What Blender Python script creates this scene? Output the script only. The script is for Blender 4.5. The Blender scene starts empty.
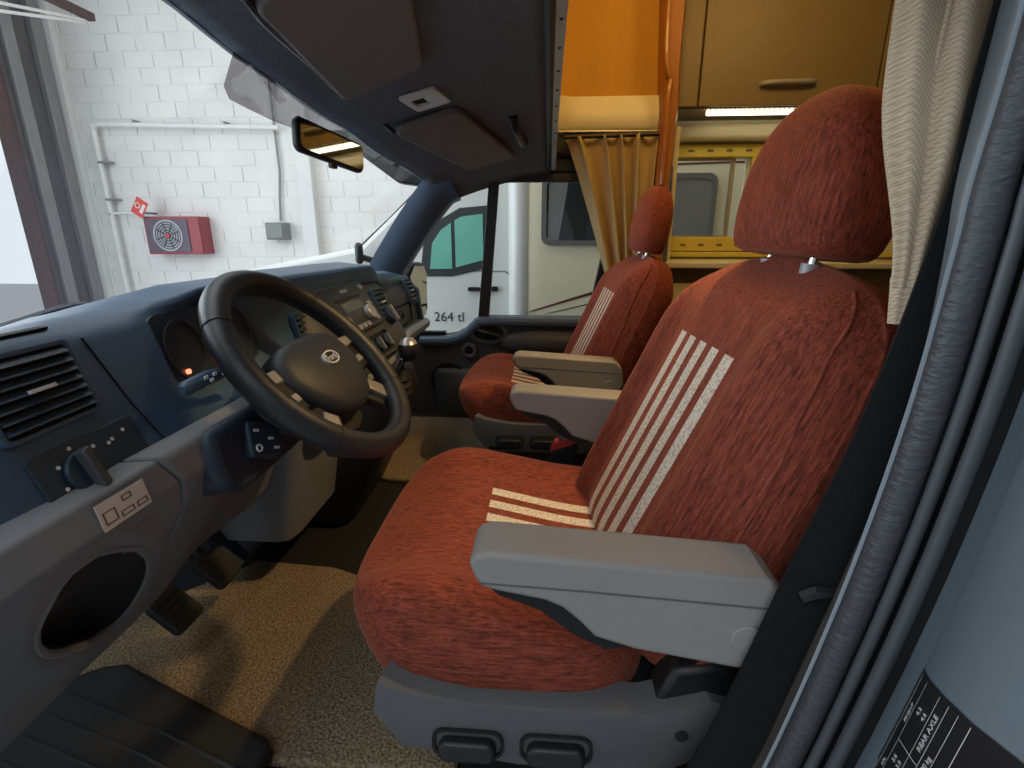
import bpy, bmesh, math, random
from mathutils import Vector, Matrix, noise as mnoise

random.seed(7)
D = bpy.data
SC = bpy.context.scene
COL = SC.collection

# ------------------------------------------------------------------ camera, sky, lights, exposure
# x runs across the vehicle (driver's side to passenger's side), y to the front, z up; cab floor z = 0
F_PX, PITCH, YAW, CAM_Z = 507.0, math.radians(16.5), math.radians(4.0), 0.80
cam_d = D.cameras.new('camera')
cam_d.sensor_width = 36.0
cam_d.lens = F_PX / 1024 * 36.0
cam_d.clip_start = 0.01
cam = D.objects.new('camera', cam_d)
COL.objects.link(cam)
cam.location = (0, 0, CAM_Z)
fw = Vector((math.cos(PITCH) * math.cos(YAW), math.cos(PITCH) * math.sin(YAW), -math.sin(PITCH)))
cam.rotation_euler = fw.to_track_quat('-Z', 'Y').to_euler()
SC.camera = cam

SC.view_settings.view_transform = 'Standard'
SC.view_settings.look = 'None'
SC.view_settings.exposure = 0.0
SC.view_settings.gamma = 1.0
SC.view_settings.use_curve_mapping = False

world = D.worlds.new('sky')
SC.world = world
world.use_nodes = True
wn = world.node_tree
bg = wn.nodes['Background']
bg.inputs['Color'].default_value = (0.86, 0.93, 1.0, 1)
bg.inputs['Strength'].default_value = 1.0


def lamp(name, kind, loc, energy, color, size=0.1, to=None, spot=None, blend=0.3, size_y=None):
    l = D.lights.new(name, kind)
    l.energy = energy
    l.color = color
    if kind == 'AREA':
        l.size = size
        if size_y:
            l.shape = 'RECTANGLE'
            l.size_y = size_y
    elif kind in ('POINT', 'SPOT'):
        l.shadow_soft_size = size
    if kind == 'SPOT':
        l.spot_size = spot or 1.5
        l.spot_blend = blend
    o = D.objects.new(name, l)
    COL.objects.link(o)
    o.location = loc
    if to is not None:
        o.rotation_euler = (Vector(to) - Vector(loc)).to_track_quat('-Z', 'Y').to_euler()
    return o


WARM = (1.0, 0.60, 0.20)
lamp('alcove_spot', 'SPOT', (1.15, -0.62, 1.70), 44, (1.0, 0.66, 0.30), 0.035, to=(1.10, 0.45, 0.0), spot=0.80, blend=0.35)
lamp('alcove_glow', 'POINT', (1.45, -0.25, 1.66), 7.0, (1.0, 0.58, 0.16), 0.10)
lamp('living_lamp', 'POINT', (1.55, -0.80, 1.74), 6, (1.0, 0.68, 0.26), 0.10)
# skylight of the bright yard, coming in through the open garage door ahead
lamp('garage_door_daylight', 'AREA', (1.3, 5.50, 1.6), 230, (0.84, 0.92, 1.0), 6.5, to=(1.6, 0, 0.8), size_y=3.6)
# fill lights added under the roof for the block wall and driver's side
lamp('overhead_fill', 'AREA', (3.6, 1.0, 4.2), 235, (0.96, 0.98, 1.0), 4.0, to=(3.9, 1.0, 0), size_y=9.0)
lamp('overhead_fill', 'AREA', (-2.2, 0.5, 4.2), 240, (0.84, 0.92, 1.0), 3.0, to=(-1.4, 0.3, 0), size_y=8.0)


# ------------------------------------------------------------------ materials
MATS = {}


def new_mat(name):
    m = D.materials.new(name)
    m.use_nodes = True
    nt = m.node_tree
    return m, nt, nt.nodes['Principled BSDF']


def N(nt, t, **k):
    n = nt.nodes.new(t)
    for a, b in k.items():
        setattr(n, a, b)
    return n


def math_node(nt, op, a, b=None, clamp=False):
    n = N(nt, 'ShaderNodeMath', operation=op, use_clamp=clamp)
    for i, v in enumerate((a, b)):
        if v is None:
            continue
        if isinstance(v, (int, float)):
            n.inputs[i].default_value = v
        else:
            nt.links.new(v, n.inputs[i])
    return n.outputs[0]


def mix_col(nt, fac, a, b, blend='MIX'):
    n = N(nt, 'ShaderNodeMix', data_type='RGBA', blend_type=blend)
    for i, v in ((0, fac), (6, a), (7, b)):
        if isinstance(v, (int, float)):
            n.inputs[i].default_value = v
        elif isinstance(v, tuple):
            n.inputs[i].default_value = v if len(v) == 4 else (*v, 1)
        else:
            nt.links.new(v, n.inputs[i])
    return n.outputs[2]


def mat(name, col, rough=0.6, metal=0.0, var=0.12, vscale=9.0, bump=0.0, bscale=300.0, coat=0.0, spec=0.5, stretch=(1, 1, 1), emit=None, estr=0.0):
    if name in MATS:
        return MATS[name]
    m, nt, b = new_mat(name)
    tc = N(nt, 'ShaderNodeTexCoord')
    mp = N(nt, 'ShaderNodeMapping')
    mp.inputs['Scale'].default_value = stretch
    nt.links.new(tc.outputs['Object'], mp.inputs[0])
    nz = N(nt, 'ShaderNodeTexNoise')
    nz.inputs['Scale'].default_value = vscale
    nz.inputs['Detail'].default_value = 5
    nt.links.new(mp.outputs[0], nz.inputs['Vector'])
    lo = tuple(c * (1 - var) for c in col)
    hi = tuple(min(1, c * (1 + var)) for c in col)
    nt.links.new(mix_col(nt, nz.outputs[0], lo, hi), b.inputs['Base Color'])
    b.inputs['Roughness'].default_value = rough
    b.inputs['Metallic'].default_value = metal
    b.inputs['Coat Weight'].default_value = coat
    b.inputs['Specular IOR Level'].default_value = spec
    if bump:
        n2 = N(nt, 'ShaderNodeTexNoise')
        n2.inputs['Scale'].default_value = bscale
        n2.inputs['Detail'].default_value = 3
        nt.links.new(mp.outputs[0], n2.inputs['Vector'])
        bp = N(nt, 'ShaderNodeBump')
        bp.inputs['Strength'].default_value = bump
        bp.inputs['Distance'].default_value = 0.002
        nt.links.new(n2.outputs[0], bp.inputs['Height'])
        nt.links.new(bp.outputs[0], b.inputs['Normal'])
    if emit:
        b.inputs['Emission Color'].default_value = (*emit, 1)
        b.inputs['Emission Strength'].default_value = estr
    MATS[name] = m
    return m


def fabric(name, streak, stripes=None):
    """rust red chenille with slubs running along one axis; cream woven stripes in a centre panel"""
    m, nt, b = new_mat(name)
    tc = N(nt, 'ShaderNodeTexCoord')
    co = tc.outputs['Object']

    def nz(scale, detail=4, rough=0.6, vec=None):
        mp = N(nt, 'ShaderNodeMapping')
        mp.inputs['Scale'].default_value = scale
        nt.links.new(vec or co, mp.inputs[0])
        n = N(nt, 'ShaderNodeTexNoise')
        n.inputs['Scale'].default_value = 1.0
        n.inputs['Detail'].default_value = detail
        n.inputs['Roughness'].default_value = rough
        nt.links.new(mp.outputs[0], n.inputs['Vector'])
        return n.outputs[0]
    s1 = {'z': (360, 360, 60), 'y': (360, 60, 360)}[streak]
    s2 = {'z': (800, 800, 800), 'y': (800, 800, 800)}[streak]
    a = nz(s1, 3, 0.65)
    c = nz(s2, 2, 0.5)
    e = nz((9, 9, 9), 3)
    # ribs across the streak, round the corners too
    rib = nz({'z': (320, 320, 17), 'y': (320, 17, 320)}[streak], 2, 0.5)
    r = N(nt, 'ShaderNodeValToRGB')
    r.color_ramp.elements[0].position = 0.39
    r.color_ramp.elements[0].color = (0.074, 0.019, 0.014, 1)
    r.color_ramp.elements[1].position = 0.63
    r.color_ramp.elements[1].color = (0.40, 0.090, 0.052, 1)
    mid = math_node(nt, 'ADD', math_node(nt, 'MULTIPLY', a, 0.42), math_node(nt, 'MULTIPLY', c, 0.25))
    mid = math_node(nt, 'ADD', mid, math_node(nt, 'MULTIPLY', rib, 0.33))
    nt.links.new(mid, r.inputs[0])
    col = mix_col(nt, math_node(nt, 'MULTIPLY', e, 0.22), r.outputs[0], (0.22, 0.040, 0.022, 1))
    # thread grid
    sep = N(nt, 'ShaderNodeSeparateXYZ')
    nt.links.new(co, sep.inputs[0])
    h = math_node(nt, 'ADD', math_node(nt, 'MULTIPLY', a, 0.5), math_node(nt, 'ADD', math_node(nt, 'MULTIPLY', c, 0.3), math_node(nt, 'MULTIPLY', rib, 0.5)))
    if stripes:
        half, pitch, duty, lo, hi = stripes
        u = math_node(nt, 'ADD', sep.outputs[0], half)
        inside = math_node(nt, 'LESS_THAN', math_node(nt, 'ABSOLUTE', sep.outputs[0]), half)
        per = math_node(nt, 'LESS_THAN', math_node(nt, 'FRACT', math_node(nt, 'DIVIDE', u, pitch)), duty)
        ax = sep.outputs[2] if streak == 'z' else sep.outputs[1]
        k = math_node(nt, 'MULTIPLY', math_node(nt, 'GREATER_THAN', ax, lo), math_node(nt, 'LESS_THAN', ax, hi))
        face = sep.outputs[1] if streak == 'z' else sep.outputs[2]
        k = math_node(nt, 'MULTIPLY', k, math_node(nt, 'GREATER_THAN', face, 0.02))
        k = math_node(nt, 'MULTIPLY', k, math_node(nt, 'MULTIPLY', inside, per))
        w = nz((260, 260, 260), 2)
        # woven cream blocks
        r2 = N(nt, 'ShaderNodeValToRGB')
        r2.color_ramp.elements[0].position = 0.38
        r2.color_ramp.elements[0].color = (0.50, 0.43, 0.33, 1)
        r2.color_ramp.elements[1].position = 0.55
        r2.color_ramp.elements[1].color = (0.80, 0.75, 0.64, 1)
        nt.links.new(w, r2.inputs[0])
        col = mix_col(nt, k, col, r2.outputs[0])
    nt.links.new(col, b.inputs['Base Color'])
    b.inputs['Roughness'].default_value = 0.85
    b.inputs['Specular IOR Level'].default_value = 0.15
    b.inputs['Sheen Weight'].default_value = 0.25
    b.inputs['Sheen Tint'].default_value = (1.0, 0.45, 0.30, 1)
    bp = N(nt, 'ShaderNodeBump')
    bp.inputs['Strength'].default_value = 0.45
    bp.inputs['Distance'].default_value = 0.002
    nt.links.new(h, bp.inputs['Height'])
    nt.links.new(bp.outputs[0], b.inputs['Normal'])
    MATS[name] = m
    return m


def glass(name, tint=(1, 1, 1), gloss=0.10, rough=0.01):
    m = D.materials.new(name)
    m.use_nodes = True
    nt = m.node_tree
    nt.nodes.clear()
    o = N(nt, 'ShaderNodeOutputMaterial')
    t = N(nt, 'ShaderNodeBsdfTransparent')
    t.inputs[0].default_value = (*tint, 1)
    g = N(nt, 'ShaderNodeBsdfGlossy')
    g.inputs['Roughness'].default_value = rough
    lw = N(nt, 'ShaderNodeLayerWeight')
    lw.inputs[0].default_value = 0.12
    f = math_node(nt, 'MULTIPLY', lw.outputs['Fresnel'], gloss * 6, clamp=True)
    mx = N(nt, 'ShaderNodeMixShader')
    nt.links.new(f, mx.inputs[0])
    nt.links.new(t.outputs[0], mx.inputs[1])
    nt.links.new(g.outputs[0], mx.inputs[2])
    nt.links.new(mx.outputs[0], o.inputs[0])
    MATS[name] = m
    return m


def block_wall(name):
    m, nt, b = new_mat(name)
    tc = N(nt, 'ShaderNodeTexCoord')
    sep = N(nt, 'ShaderNodeSeparateXYZ')
    nt.links.new(tc.outputs['Object'], sep.inputs[0])
    cmb = N(nt, 'ShaderNodeCombineXYZ')
    nt.links.new(sep.outputs[1], cmb.inputs[0])
    nt.links.new(sep.outputs[2], cmb.inputs[1])
    br = N(nt, 'ShaderNodeTexBrick')
    br.inputs['Scale'].default_value = 1.0
    br.inputs['Brick Width'].default_value = 0.35
    br.inputs['Row Height'].default_value = 0.175
    br.inputs['Mortar Size'].default_value = 0.006
    br.inputs['Mortar Smooth'].default_value = 0.4
    nt.links.new(cmb.outputs[0], br.inputs['Vector'])
    nz = N(nt, 'ShaderNodeTexNoise')
    nz.inputs['Scale'].default_value = 2.2
    nz.inputs['Detail'].default_value = 6
    nt.links.new(tc.outputs['Object'], nz.inputs['Vector'])
    n3 = N(nt, 'ShaderNodeTexNoise')
    n3.inputs['Scale'].default_value = 3.2
    nt.links.new(tc.outputs['Object'], n3.inputs['Vector'])
    base = mix_col(nt, nz.outputs[0], (0.74, 0.72, 0.68), (0.90, 0.89, 0.86))
    fr_z = math_node(nt, 'FRACT', math_node(nt, 'DIVIDE', sep.outputs[2], 0.175))
    bed = math_node(nt, 'LESS_THAN', math_node(nt, 'ABSOLUTE', math_node(nt, 'SUBTRACT', math_node(nt, 'ABSOLUTE', math_node(nt, 'SUBTRACT', fr_z, 0.5)), 0.5)), 0.06)
    soft = math_node(nt, 'SUBTRACT', 1.0, math_node(nt, 'MULTIPLY', bed, 0.72))
    r3 = math_node(nt, 'MULTIPLY', math_node(nt, 'SUBTRACT', n3.outputs[0], 0.30), 2.6, clamp=True)
    k = math_node(nt, 'MULTIPLY', math_node(nt, 'MULTIPLY', br.outputs['Fac'], r3), soft, clamp=True)
    nt.links.new(mix_col(nt, k, base, (0.30, 0.29, 0.28)), b.inputs['Base Color'])
    b.inputs['Roughness'].default_value = 0.75
    bp = N(nt, 'ShaderNodeBump')
    bp.inputs['Strength'].default_value = 0.4
    bp.inputs['Distance'].default_value = 0.008
    inv = math_node(nt, 'SUBTRACT', 1.0, br.outputs['Fac'])
    nt.links.new(inv, bp.inputs['Height'])
    nt.links.new(bp.outputs[0], b.inputs['Normal'])
    MATS[name] = m
    return m


def carpet(name, c0, c1):
    m, nt, b = new_mat(name)
    tc = N(nt, 'ShaderNodeTexCoord')
    a = N(nt, 'ShaderNodeTexNoise')
    a.inputs['Scale'].default_value = 210
    a.inputs['Detail'].default_value = 3
    nt.links.new(tc.outputs['Object'], a.inputs['Vector'])
    r = N(nt, 'ShaderNodeValToRGB')
    r.color_ramp.elements[0].position = 0.38
    r.color_ramp.elements[0].color = (*c0, 1)
    r.color_ramp.elements[1].position = 0.62
    r.color_ramp.elements[1].color = (*c1, 1)
    nt.links.new(a.outputs[0], r.inputs[0])
    c = N(nt, 'ShaderNodeTexNoise')
    c.inputs['Scale'].default_value = 11
    c.inputs['Detail'].default_value = 4
    nt.links.new(tc.outputs['Object'], c.inputs['Vector'])
    nt.links.new(mix_col(nt, math_node(nt, 'MULTIPLY', c.outputs[0], 0.35), r.outputs[0], (*[x * 0.7 for x in c0], 1)), b.inputs['Base Color'])
    b.inputs['Roughness'].default_value = 0.95
    b.inputs['Specular IOR Level'].default_value = 0.1
    bp = N(nt, 'ShaderNodeBump')
    bp.inputs['Strength'].default_value = 0.9
    bp.inputs['Distance'].default_value = 0.006
    nt.links.new(a.outputs[0], bp.inputs['Height'])
    nt.links.new(bp.outputs[0], b.inputs['Normal'])
    MATS[name] = m
    return m


def linen(name, c0, c1, scale=120):
    m, nt, b = new_mat(name)
    tc = N(nt, 'ShaderNodeTexCoord')
    ws = []
    for d in ('X', 'Z'):
        w = N(nt, 'ShaderNodeTexWave', bands_direction=d)
        w.inputs['Scale'].default_value = scale
        w.inputs['Distortion'].default_value = 1.5
        w.inputs['Detail'].default_value = 1
        mp = N(nt, 'ShaderNodeMapping')
        mp.inputs['Rotation'].default_value = (0.65, 0.25, 0.7)
        nt.links.new(tc.outputs['Object'], mp.inputs[0])
        nt.links.new(mp.outputs[0], w.inputs['Vector'])
        ws.append(w.outputs['Fac'])
    h = math_node(nt, 'MULTIPLY', math_node(nt, 'ADD', ws[0], ws[1]), 0.5)
    nz = N(nt, 'ShaderNodeTexNoise')
    nz.inputs['Scale'].default_value = 60
    nt.links.new(tc.outputs['Object'], nz.inputs['Vector'])
    f = math_node(nt, 'ADD', math_node(nt, 'MULTIPLY', h, 0.7), math_node(nt, 'MULTIPLY', nz.outputs[0], 0.3))
    nt.links.new(mix_col(nt, f, c0, c1), b.inputs['Base Color'])
    b.inputs['Roughness'].default_value = 0.9
    b.inputs['Specular IOR Level'].default_value = 0.1
    bp = N(nt, 'ShaderNodeBump')
    bp.inputs['Strength'].default_value = 0.35
    bp.inputs['Distance'].default_value = 0.001
    nt.links.new(h, bp.inputs['Height'])
    nt.links.new(bp.outputs[0], b.inputs['Normal'])
    MATS[name] = m
    return m


M_BACK = fabric('rust_chenille_back', 'z', (0.1125, 0.045, 0.55, 0.03, 0.405))
M_HEAD = fabric('rust_chenille_head', 'z')
M_CUSH = fabric('rust_chenille_cushion', 'y', (0.1125, 0.045, 0.55, -0.20, 0.062))
M_ARM = mat('armrest_grey', (0.30, 0.29, 0.275), 0.55, bump=0.15, bscale=700)
M_VAL = mat('seat_base_grey', (0.115, 0.12, 0.125), 0.55, bump=0.2, bscale=600)
M_BLK = mat('black_plastic', (0.012, 0.012, 0.013), 0.45)
M_BLKM = mat('black_matt', (0.010, 0.010, 0.011), 0.85)
M_RUB = mat('black_rubber', (0.018, 0.018, 0.019), 0.7, bump=0.3, bscale=250)
M_CHR = mat('chrome', (0.75, 0.75, 0.76), 0.18, 1.0, var=0.02)
M_DASH = mat('dash_blue_haze', (0.052, 0.104, 0.180), 0.42, bump=0.25, bscale=900)  # blue veil of reflected sky is put into the base colour
M_SHRD = mat('shroud_dark', (0.026, 0.042, 0.064), 0.5, bump=0.2, bscale=900)
M_LOWD = mat('dash_grey', (0.20, 0.21, 0.23), 0.55, bump=0.25, bscale=800)
M_STACK = mat('stack_grey', (0.060, 0.064, 0.070), 0.5, bump=0.15, bscale=900)
M_VENT = mat('vent_dark', (0.022, 0.042, 0.068), 0.5)  # dark plastic, tinted with the same blue sky veil as the pad
M_WHL = mat('wheel_leather', (0.022, 0.024, 0.029), 0.38, bump=0.3, bscale=500)
M_HUB = mat('wheel_hub', (0.024, 0.029, 0.038), 0.5, bump=0.2, bscale=900)
M_SIL = mat('satin_silver', (0.50, 0.50, 0.50), 0.35, 0.6)
M_TRIM = mat('trim_silver_grey', (0.33, 0.34, 0.35), 0.45, 0.2)
M_MARK = mat('white_marking', (0.75, 0.76, 0.78), 0.6)
M_RED = mat('red_plastic', (0.45, 0.03, 0.03), 0.45)
M_HEADL = mat('headliner_felt', (0.15, 0.16, 0.18), 0.95, bump=0.5, bscale=420, var=0.3, vscale=60)
M_VIS = mat('visor_vinyl', (0.20, 0.175, 0.165), 0.75, bump=0.3, bscale=500)
M_APIL = mat('pillar_slate', (0.10, 0.145, 0.215), 0.36, bump=0.15, bscale=800)
M_DOOR = mat('door_charcoal', (0.060, 0.062, 0.067), 0.55, bump=0.25, bscale=700)
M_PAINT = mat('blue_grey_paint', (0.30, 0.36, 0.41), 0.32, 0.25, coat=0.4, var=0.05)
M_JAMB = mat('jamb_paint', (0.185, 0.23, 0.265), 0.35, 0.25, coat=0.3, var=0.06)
M_SEAL = mat('seal_rubber', (0.050, 0.055, 0.062), 0.45, bump=1.0, bscale=90, stretch=(1.0, 1.0, 2.2))
M_LIP = mat('seal_lip', (0.055, 0.062, 0.070), 0.45)
M_WHITE = mat('white_paint', (0.74, 0.75, 0.74), 0.3, coat=0.3, var=0.04)
M_CREAM = mat('cream_panel', (0.74, 0.68, 0.50), 0.5, var=0.05)
M_CAMPW = mat('camper_skin', (0.80, 0.73, 0.55), 0.4, var=0.04)
M_BROWN = mat('brown_decor', (0.13, 0.035, 0.03), 0.4)
M_DKGL = mat('dark_window', (0.03, 0.033, 0.036), 0.06, coat=0.6)
M_TEAL = mat('teal_window', (0.20, 0.55, 0.45), 0.1, coat=0.5, var=0.1, vscale=4)  # opaque teal stands for garage light seen through the tinted panes
M_GREYW = mat('grey_window', (0.22, 0.22, 0.23), 0.2)
M_FRAME = mat('window_frame_grey', (0.16, 0.16, 0.16), 0.5)
M_ORANGE = mat('orange_wood', (0.52, 0.27, 0.04), 0.65, var=0.18, vscale=14, stretch=(1, 1, 0.12), spec=0.25)
M_WOODP = mat('orange_post_wood', (0.34, 0.12, 0.025), 0.38, var=0.2, vscale=14, stretch=(1, 1, 0.12), coat=0.25)
M_LOCK = mat('locker_olive', (0.20, 0.145, 0.07), 0.5, var=0.1, vscale=30)
M_YELL = mat('yellow_frame', (0.72, 0.60, 0.13), 0.5, var=0.06)
M_CARP = carpet('beige_carpet', (0.17, 0.125, 0.075), (0.42, 0.335, 0.225))
M_CURT = linen('beige_linen', (0.40, 0.31, 0.21), (0.76, 0.64, 0.47))
M_CURT2 = linen('tan_curtain', (0.38, 0.27, 0.12), (0.55, 0.42, 0.22))
M_BELT = mat('belt_webbing', (0.006, 0.0065, 0.008), 0.75, spec=0.25, bump=0.4, bscale=420)
M_WALL = block_wall('white_block_wall')
M_PIL = mat('white_render', (0.78, 0.78, 0.76), 0.7, var=0.06, vscale=4)
M_STEEL = mat('dusty_steel', (0.14, 0.13, 0.135), 0.6, 0.2, var=0.35, vscale=7, stretch=(3, 3, 0.6))
M_STEELL = mat('pale_steel', (0.30, 0.29, 0.29), 0.55, 0.2, var=0.25, vscale=7, stretch=(3, 3, 0.6))
M_RUST = mat('red_oxide', (0.10, 0.058, 0.056), 0.7, var=0.4, vscale=20)
M_CONC = mat('concrete', (0.36, 0.36, 0.36), 0.8, var=0.15, vscale=3)
M_PIPE = mat('white_pipe', (0.80, 0.80, 0.78), 0.45)
M_HOSER = mat('hose_red', (0.30, 0.03, 0.035), 0.45, var=0.25)
M_JBOX = mat('junction_grey', (0.22, 0.23, 0.21), 0.5)
G_WIND = glass('windscreen_glass', (0.97, 0.985, 0.98), 0.02)
G_SIDE = glass('side_glass', (0.95, 0.97, 0.96), 0.06)
G_TINT = glass('tinted_band', (0.42, 0.39, 0.42), 0.05)
M_LED = mat('led_strip', (0.9, 0.85, 0.7), 0.4, emit=(1.0, 0.88, 0.55), estr=4.0)
M_MIRR = mat('mirror_silver', (0.9, 0.9, 0.9), 0.02, 1.0, var=0.0)
M_PAPER = mat('sticker_paper', (0.72, 0.66, 0.62), 0.6)

# ------------------------------------------------------------------ shape helpers
ROOTS = {}


def new_bm():
    return bmesh.new()


def bx(bm, x0, x1, y0, y1, z0, z1):
    vs = [bm.verts.new((x, y, z)) for x in (x0, x1) for y in (y0, y1) for z in (z0, z1)]
    for f in ((0, 1, 3, 2), (4, 6, 7, 5), (0, 4, 5, 1), (2, 3, 7, 6), (0, 2, 6, 4), (1, 5, 7, 3)):
        bm.faces.new([vs[i] for i in f])


class Fr:
    """a local frame: a along ex, b along ez, c along the normal"""

    def __init__(s, o, ex, ez):
        s.o = Vector(o)
        s.ex = Vector(ex).normalized()
        ez = Vector(ez)
        s.ez = (ez - s.ex * ez.dot(s.ex)).normalized()
        s.n = s.ex.cross(s.ez)

    def p(s, a, b, c=0.0):
        return s.o + s.ex * a + s.ez * b + s.n * c


def fplate(bm, fr, poly, c0, c1):
    lo = [bm.verts.new(fr.p(a, b, c0)) for a, b in poly]
    hi = [bm.verts.new(fr.p(a, b, c1)) for a, b in poly]
    n = len(poly)
    bm.faces.new(hi)
    bm.faces.new(lo[::-1])
    for i in range(n):
        j = (i + 1) % n
        bm.faces.new((lo[i], lo[j], hi[j], hi[i]))


def rect(a0, a1, b0, b1, r=0.0, k=5):
    if r <= 0:
        return [(a0, b0), (a1, b0), (a1, b1), (a0, b1)]
    out = []
    for cx, cz, s in ((a1 - r, b0 + r, -90), (a1 - r, b1 - r, 0), (a0 + r, b1 - r, 90), (a0 + r, b0 + r, 180)):
        for i in range(k + 1):
            t = math.radians(s + 90 * i / k)
            out.append((cx + r * math.cos(t), cz + r * math.sin(t)))
    return out


def circ(a, b, r, k=24, sx=1.0, sy=1.0):
    return [(a + r * sx * math.cos(2 * math.pi * i / k), b + r * sy * math.sin(2 * math.pi * i / k)) for i in range(k)]


def ring_plate(bm, fr, outer, inner, c0, c1):
    n = len(outer)
    L = [[bm.verts.new(fr.p(a, b, c)) for a, b in poly] for poly, c in ((outer, c0), (outer, c1), (inner, c1), (inner, c0))]
    for q in range(4):
        A, B = L[q], L[(q + 1) % 4]
        for i in range(n):
            j = (i + 1) % n
            bm.faces.new((A[i], A[j], B[j], B[i]))


def loft(bm, rings, cap0=True, cap1=True, closed=True):
    R = [[bm.verts.new(p) for p in r] for r in rings]
    n = len(R[0])
    for a, b in zip(R, R[1:]):
        for i in range(n if closed else n - 1):
            j = (i + 1) % n
            bm.faces.new((a[i], a[j], b[j], b[i]))
    if closed and cap0:
        bm.faces.new(R[0][::-1])
    if closed and cap1:
        bm.faces.new(R[-1])
    return R


def tube(bm, pts, r, k=10, closed=False, rs=None):
    pts = [Vector(p) for p in pts]
    n = len(pts)
    rings = []
    prev = None
    for i, p in enumerate(pts):
        if closed:
            t = pts[(i + 1) % n] - pts[i - 1]
        else:
            t = pts[min(i + 1, n - 1)] - pts[max(i - 1, 0)]
        t.normalize()
        if prev is None:
            u = t.orthogonal().normalized()
        else:
            u = (prev - t * prev.dot(t)).normalized()
        prev = u
        v = t.cross(u)
        rr = rs[i] if rs else r
        rings.append([p + (u * math.cos(2 * math.pi * q / k) + v * math.sin(2 * math.pi * q / k)) * rr for q in range(k)])
    if closed:
        R = [[bm.verts.new(p) for p in rg] for rg in rings]
        for i in range(n):
            a, b = R[i], R[(i + 1) % n]
            for q in range(k):
                w = (q + 1) % k
                bm.faces.new((a[q], a[w], b[w], b[q]))
    else:
        loft(bm, rings)


def smooth_path(pts, n=8):
    pts = [Vector(p) for p in pts]
    out = []
    for i in range(len(pts) - 1):
        p0, p1, p2, p3 = pts[max(i - 1, 0)], pts[i], pts[i + 1], pts[min(i + 2, len(pts) - 1)]
        for k in range(n):
            t = k / n
            out.append(0.5 * (2 * p1 + (p2 - p0) * t + (2 * p0 - 5 * p1 + 4 * p2 - p3) * t * t + (3 * p1 - p0 - 3 * p2 + p3) * t ** 3))
    out.append(pts[-1])
    return out


def sheet(bm, f, nu, nv, u0=0.0, u1=1.0, v0=0.0, v1=1.0):
    V = [[bm.verts.new(f(u0 + (u1 - u0) * i / nu, v0 + (v1 - v0) * j / nv)) for j in range(nv + 1)] for i in range(nu + 1)]
    for i in range(nu):
        for j in range(nv):
            bm.faces.new((V[i][j], V[i + 1][j], V[i + 1][j + 1], V[i][j + 1]))
    return V


def ss(a, b, x):
    t = max(0.0, min(1.0, (x - a) / (b - a)))
    return t * t * (3 - 2 * t)


def lerp_tab(tab, x):
    """tab: [(x, value or tuple)] -> smooth interpolation"""
    if x <= tab[0][0]:
        return tab[0][1]
    for (a, va), (b, vb) in zip(tab, tab[1:]):
        if x <= b:
            t = (x - a) / (b - a)
            t = t * t * (3 - 2 * t)
            if isinstance(va, (int, float)):
                return va + (vb - va) * t
            return [tuple(p + (q - p) * t for p, q in zip(A, B)) if isinstance(A, tuple) else A + (B - A) * t for A, B in zip(va, vb)]
    return tab[-1][1]


def obj(name, bm, material, parent=None, bevel=0.0, bseg=2, sub=0, solid=0.0, frame=None, keep=False, angle=35, kind=None, smooth=True, flip=True):
    """one bmesh -> one mesh object; world verts are re-centred on the piece unless a frame is given"""
    if flip:
        bmesh.ops.recalc_face_normals(bm, faces=bm.faces[:])
    me = D.meshes.new(name)
    loc = Vector((0, 0, 0))
    if not keep and frame is None:
        lo = Vector((min(v.co[i] for v in bm.verts) for i in range(3)))
        hi = Vector((max(v.co[i] for v in bm.verts) for i in range(3)))
        loc = (lo + hi) / 2
        bmesh.ops.translate(bm, verts=bm.verts[:], vec=-loc)
    bm.to_mesh(me)
    bm.free()
    for m in (material if isinstance(material, (list, tuple)) else [material]):
        me.materials.append(m)
    if smooth:
        me.polygons.foreach_set('use_smooth', [True] * len(me.polygons))
        if not sub:
            me.set_sharp_from_angle(angle=math.radians(angle))
    o = D.objects.new(name, me)
    COL.objects.link(o)
    o['_w'] = tuple(loc)
    if parent is not None:
        o.parent = parent
        pw = Vector(parent.get('_w', (0, 0, 0)))
        if frame is not None:
            o.location, o.rotation_euler = frame
        elif keep:
            o.location = (0, 0, 0)
        else:
            o.location = loc - pw
    else:
        if frame is not None:
            o.location, o.rotation_euler = frame
        else:
            o.location = loc
    if solid:
        md = o.modifiers.new('solidify', 'SOLIDIFY')
        md.thickness = solid
        md.offset = 0
    if sub:
        md = o.modifiers.new('subsurf', 'SUBSURF')
        md.levels = md.render_levels = sub
    if bevel:
        md = o.modifiers.new('bevel', 'BEVEL')
        md.width = bevel
        md.segments = bseg
        md.limit_method = 'ANGLE'
        md.angle_limit = math.radians(40)
    if kind:
        o['kind'] = kind
    return o


def thing(name, label, cat, loc=(0, 0, 0), group=None):
    o = D.objects.new(name, None)
    o.empty_display_size = 0.05
    COL.objects.link(o)
    o.location = loc
    o['_w'] = tuple(loc)
    o['label'] = label
    o['category'] = cat
    if group:
        o['group'] = group
    return o


def tag(o, label, cat, group=None):
    o['label'] = label
    o['category'] = cat
    if group:
        o['group'] = group
    return o


def struct(name, bm, m, **k):
    return obj(name, bm, m, kind='structure', **k)


def copy_tree(o, parent=None):
    c = o.copy()
    COL.objects.link(c)
    c.parent = parent
    for ch in [x for x in D.objects if x.parent == o]:
        copy_tree(ch, c)
    return c


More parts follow.
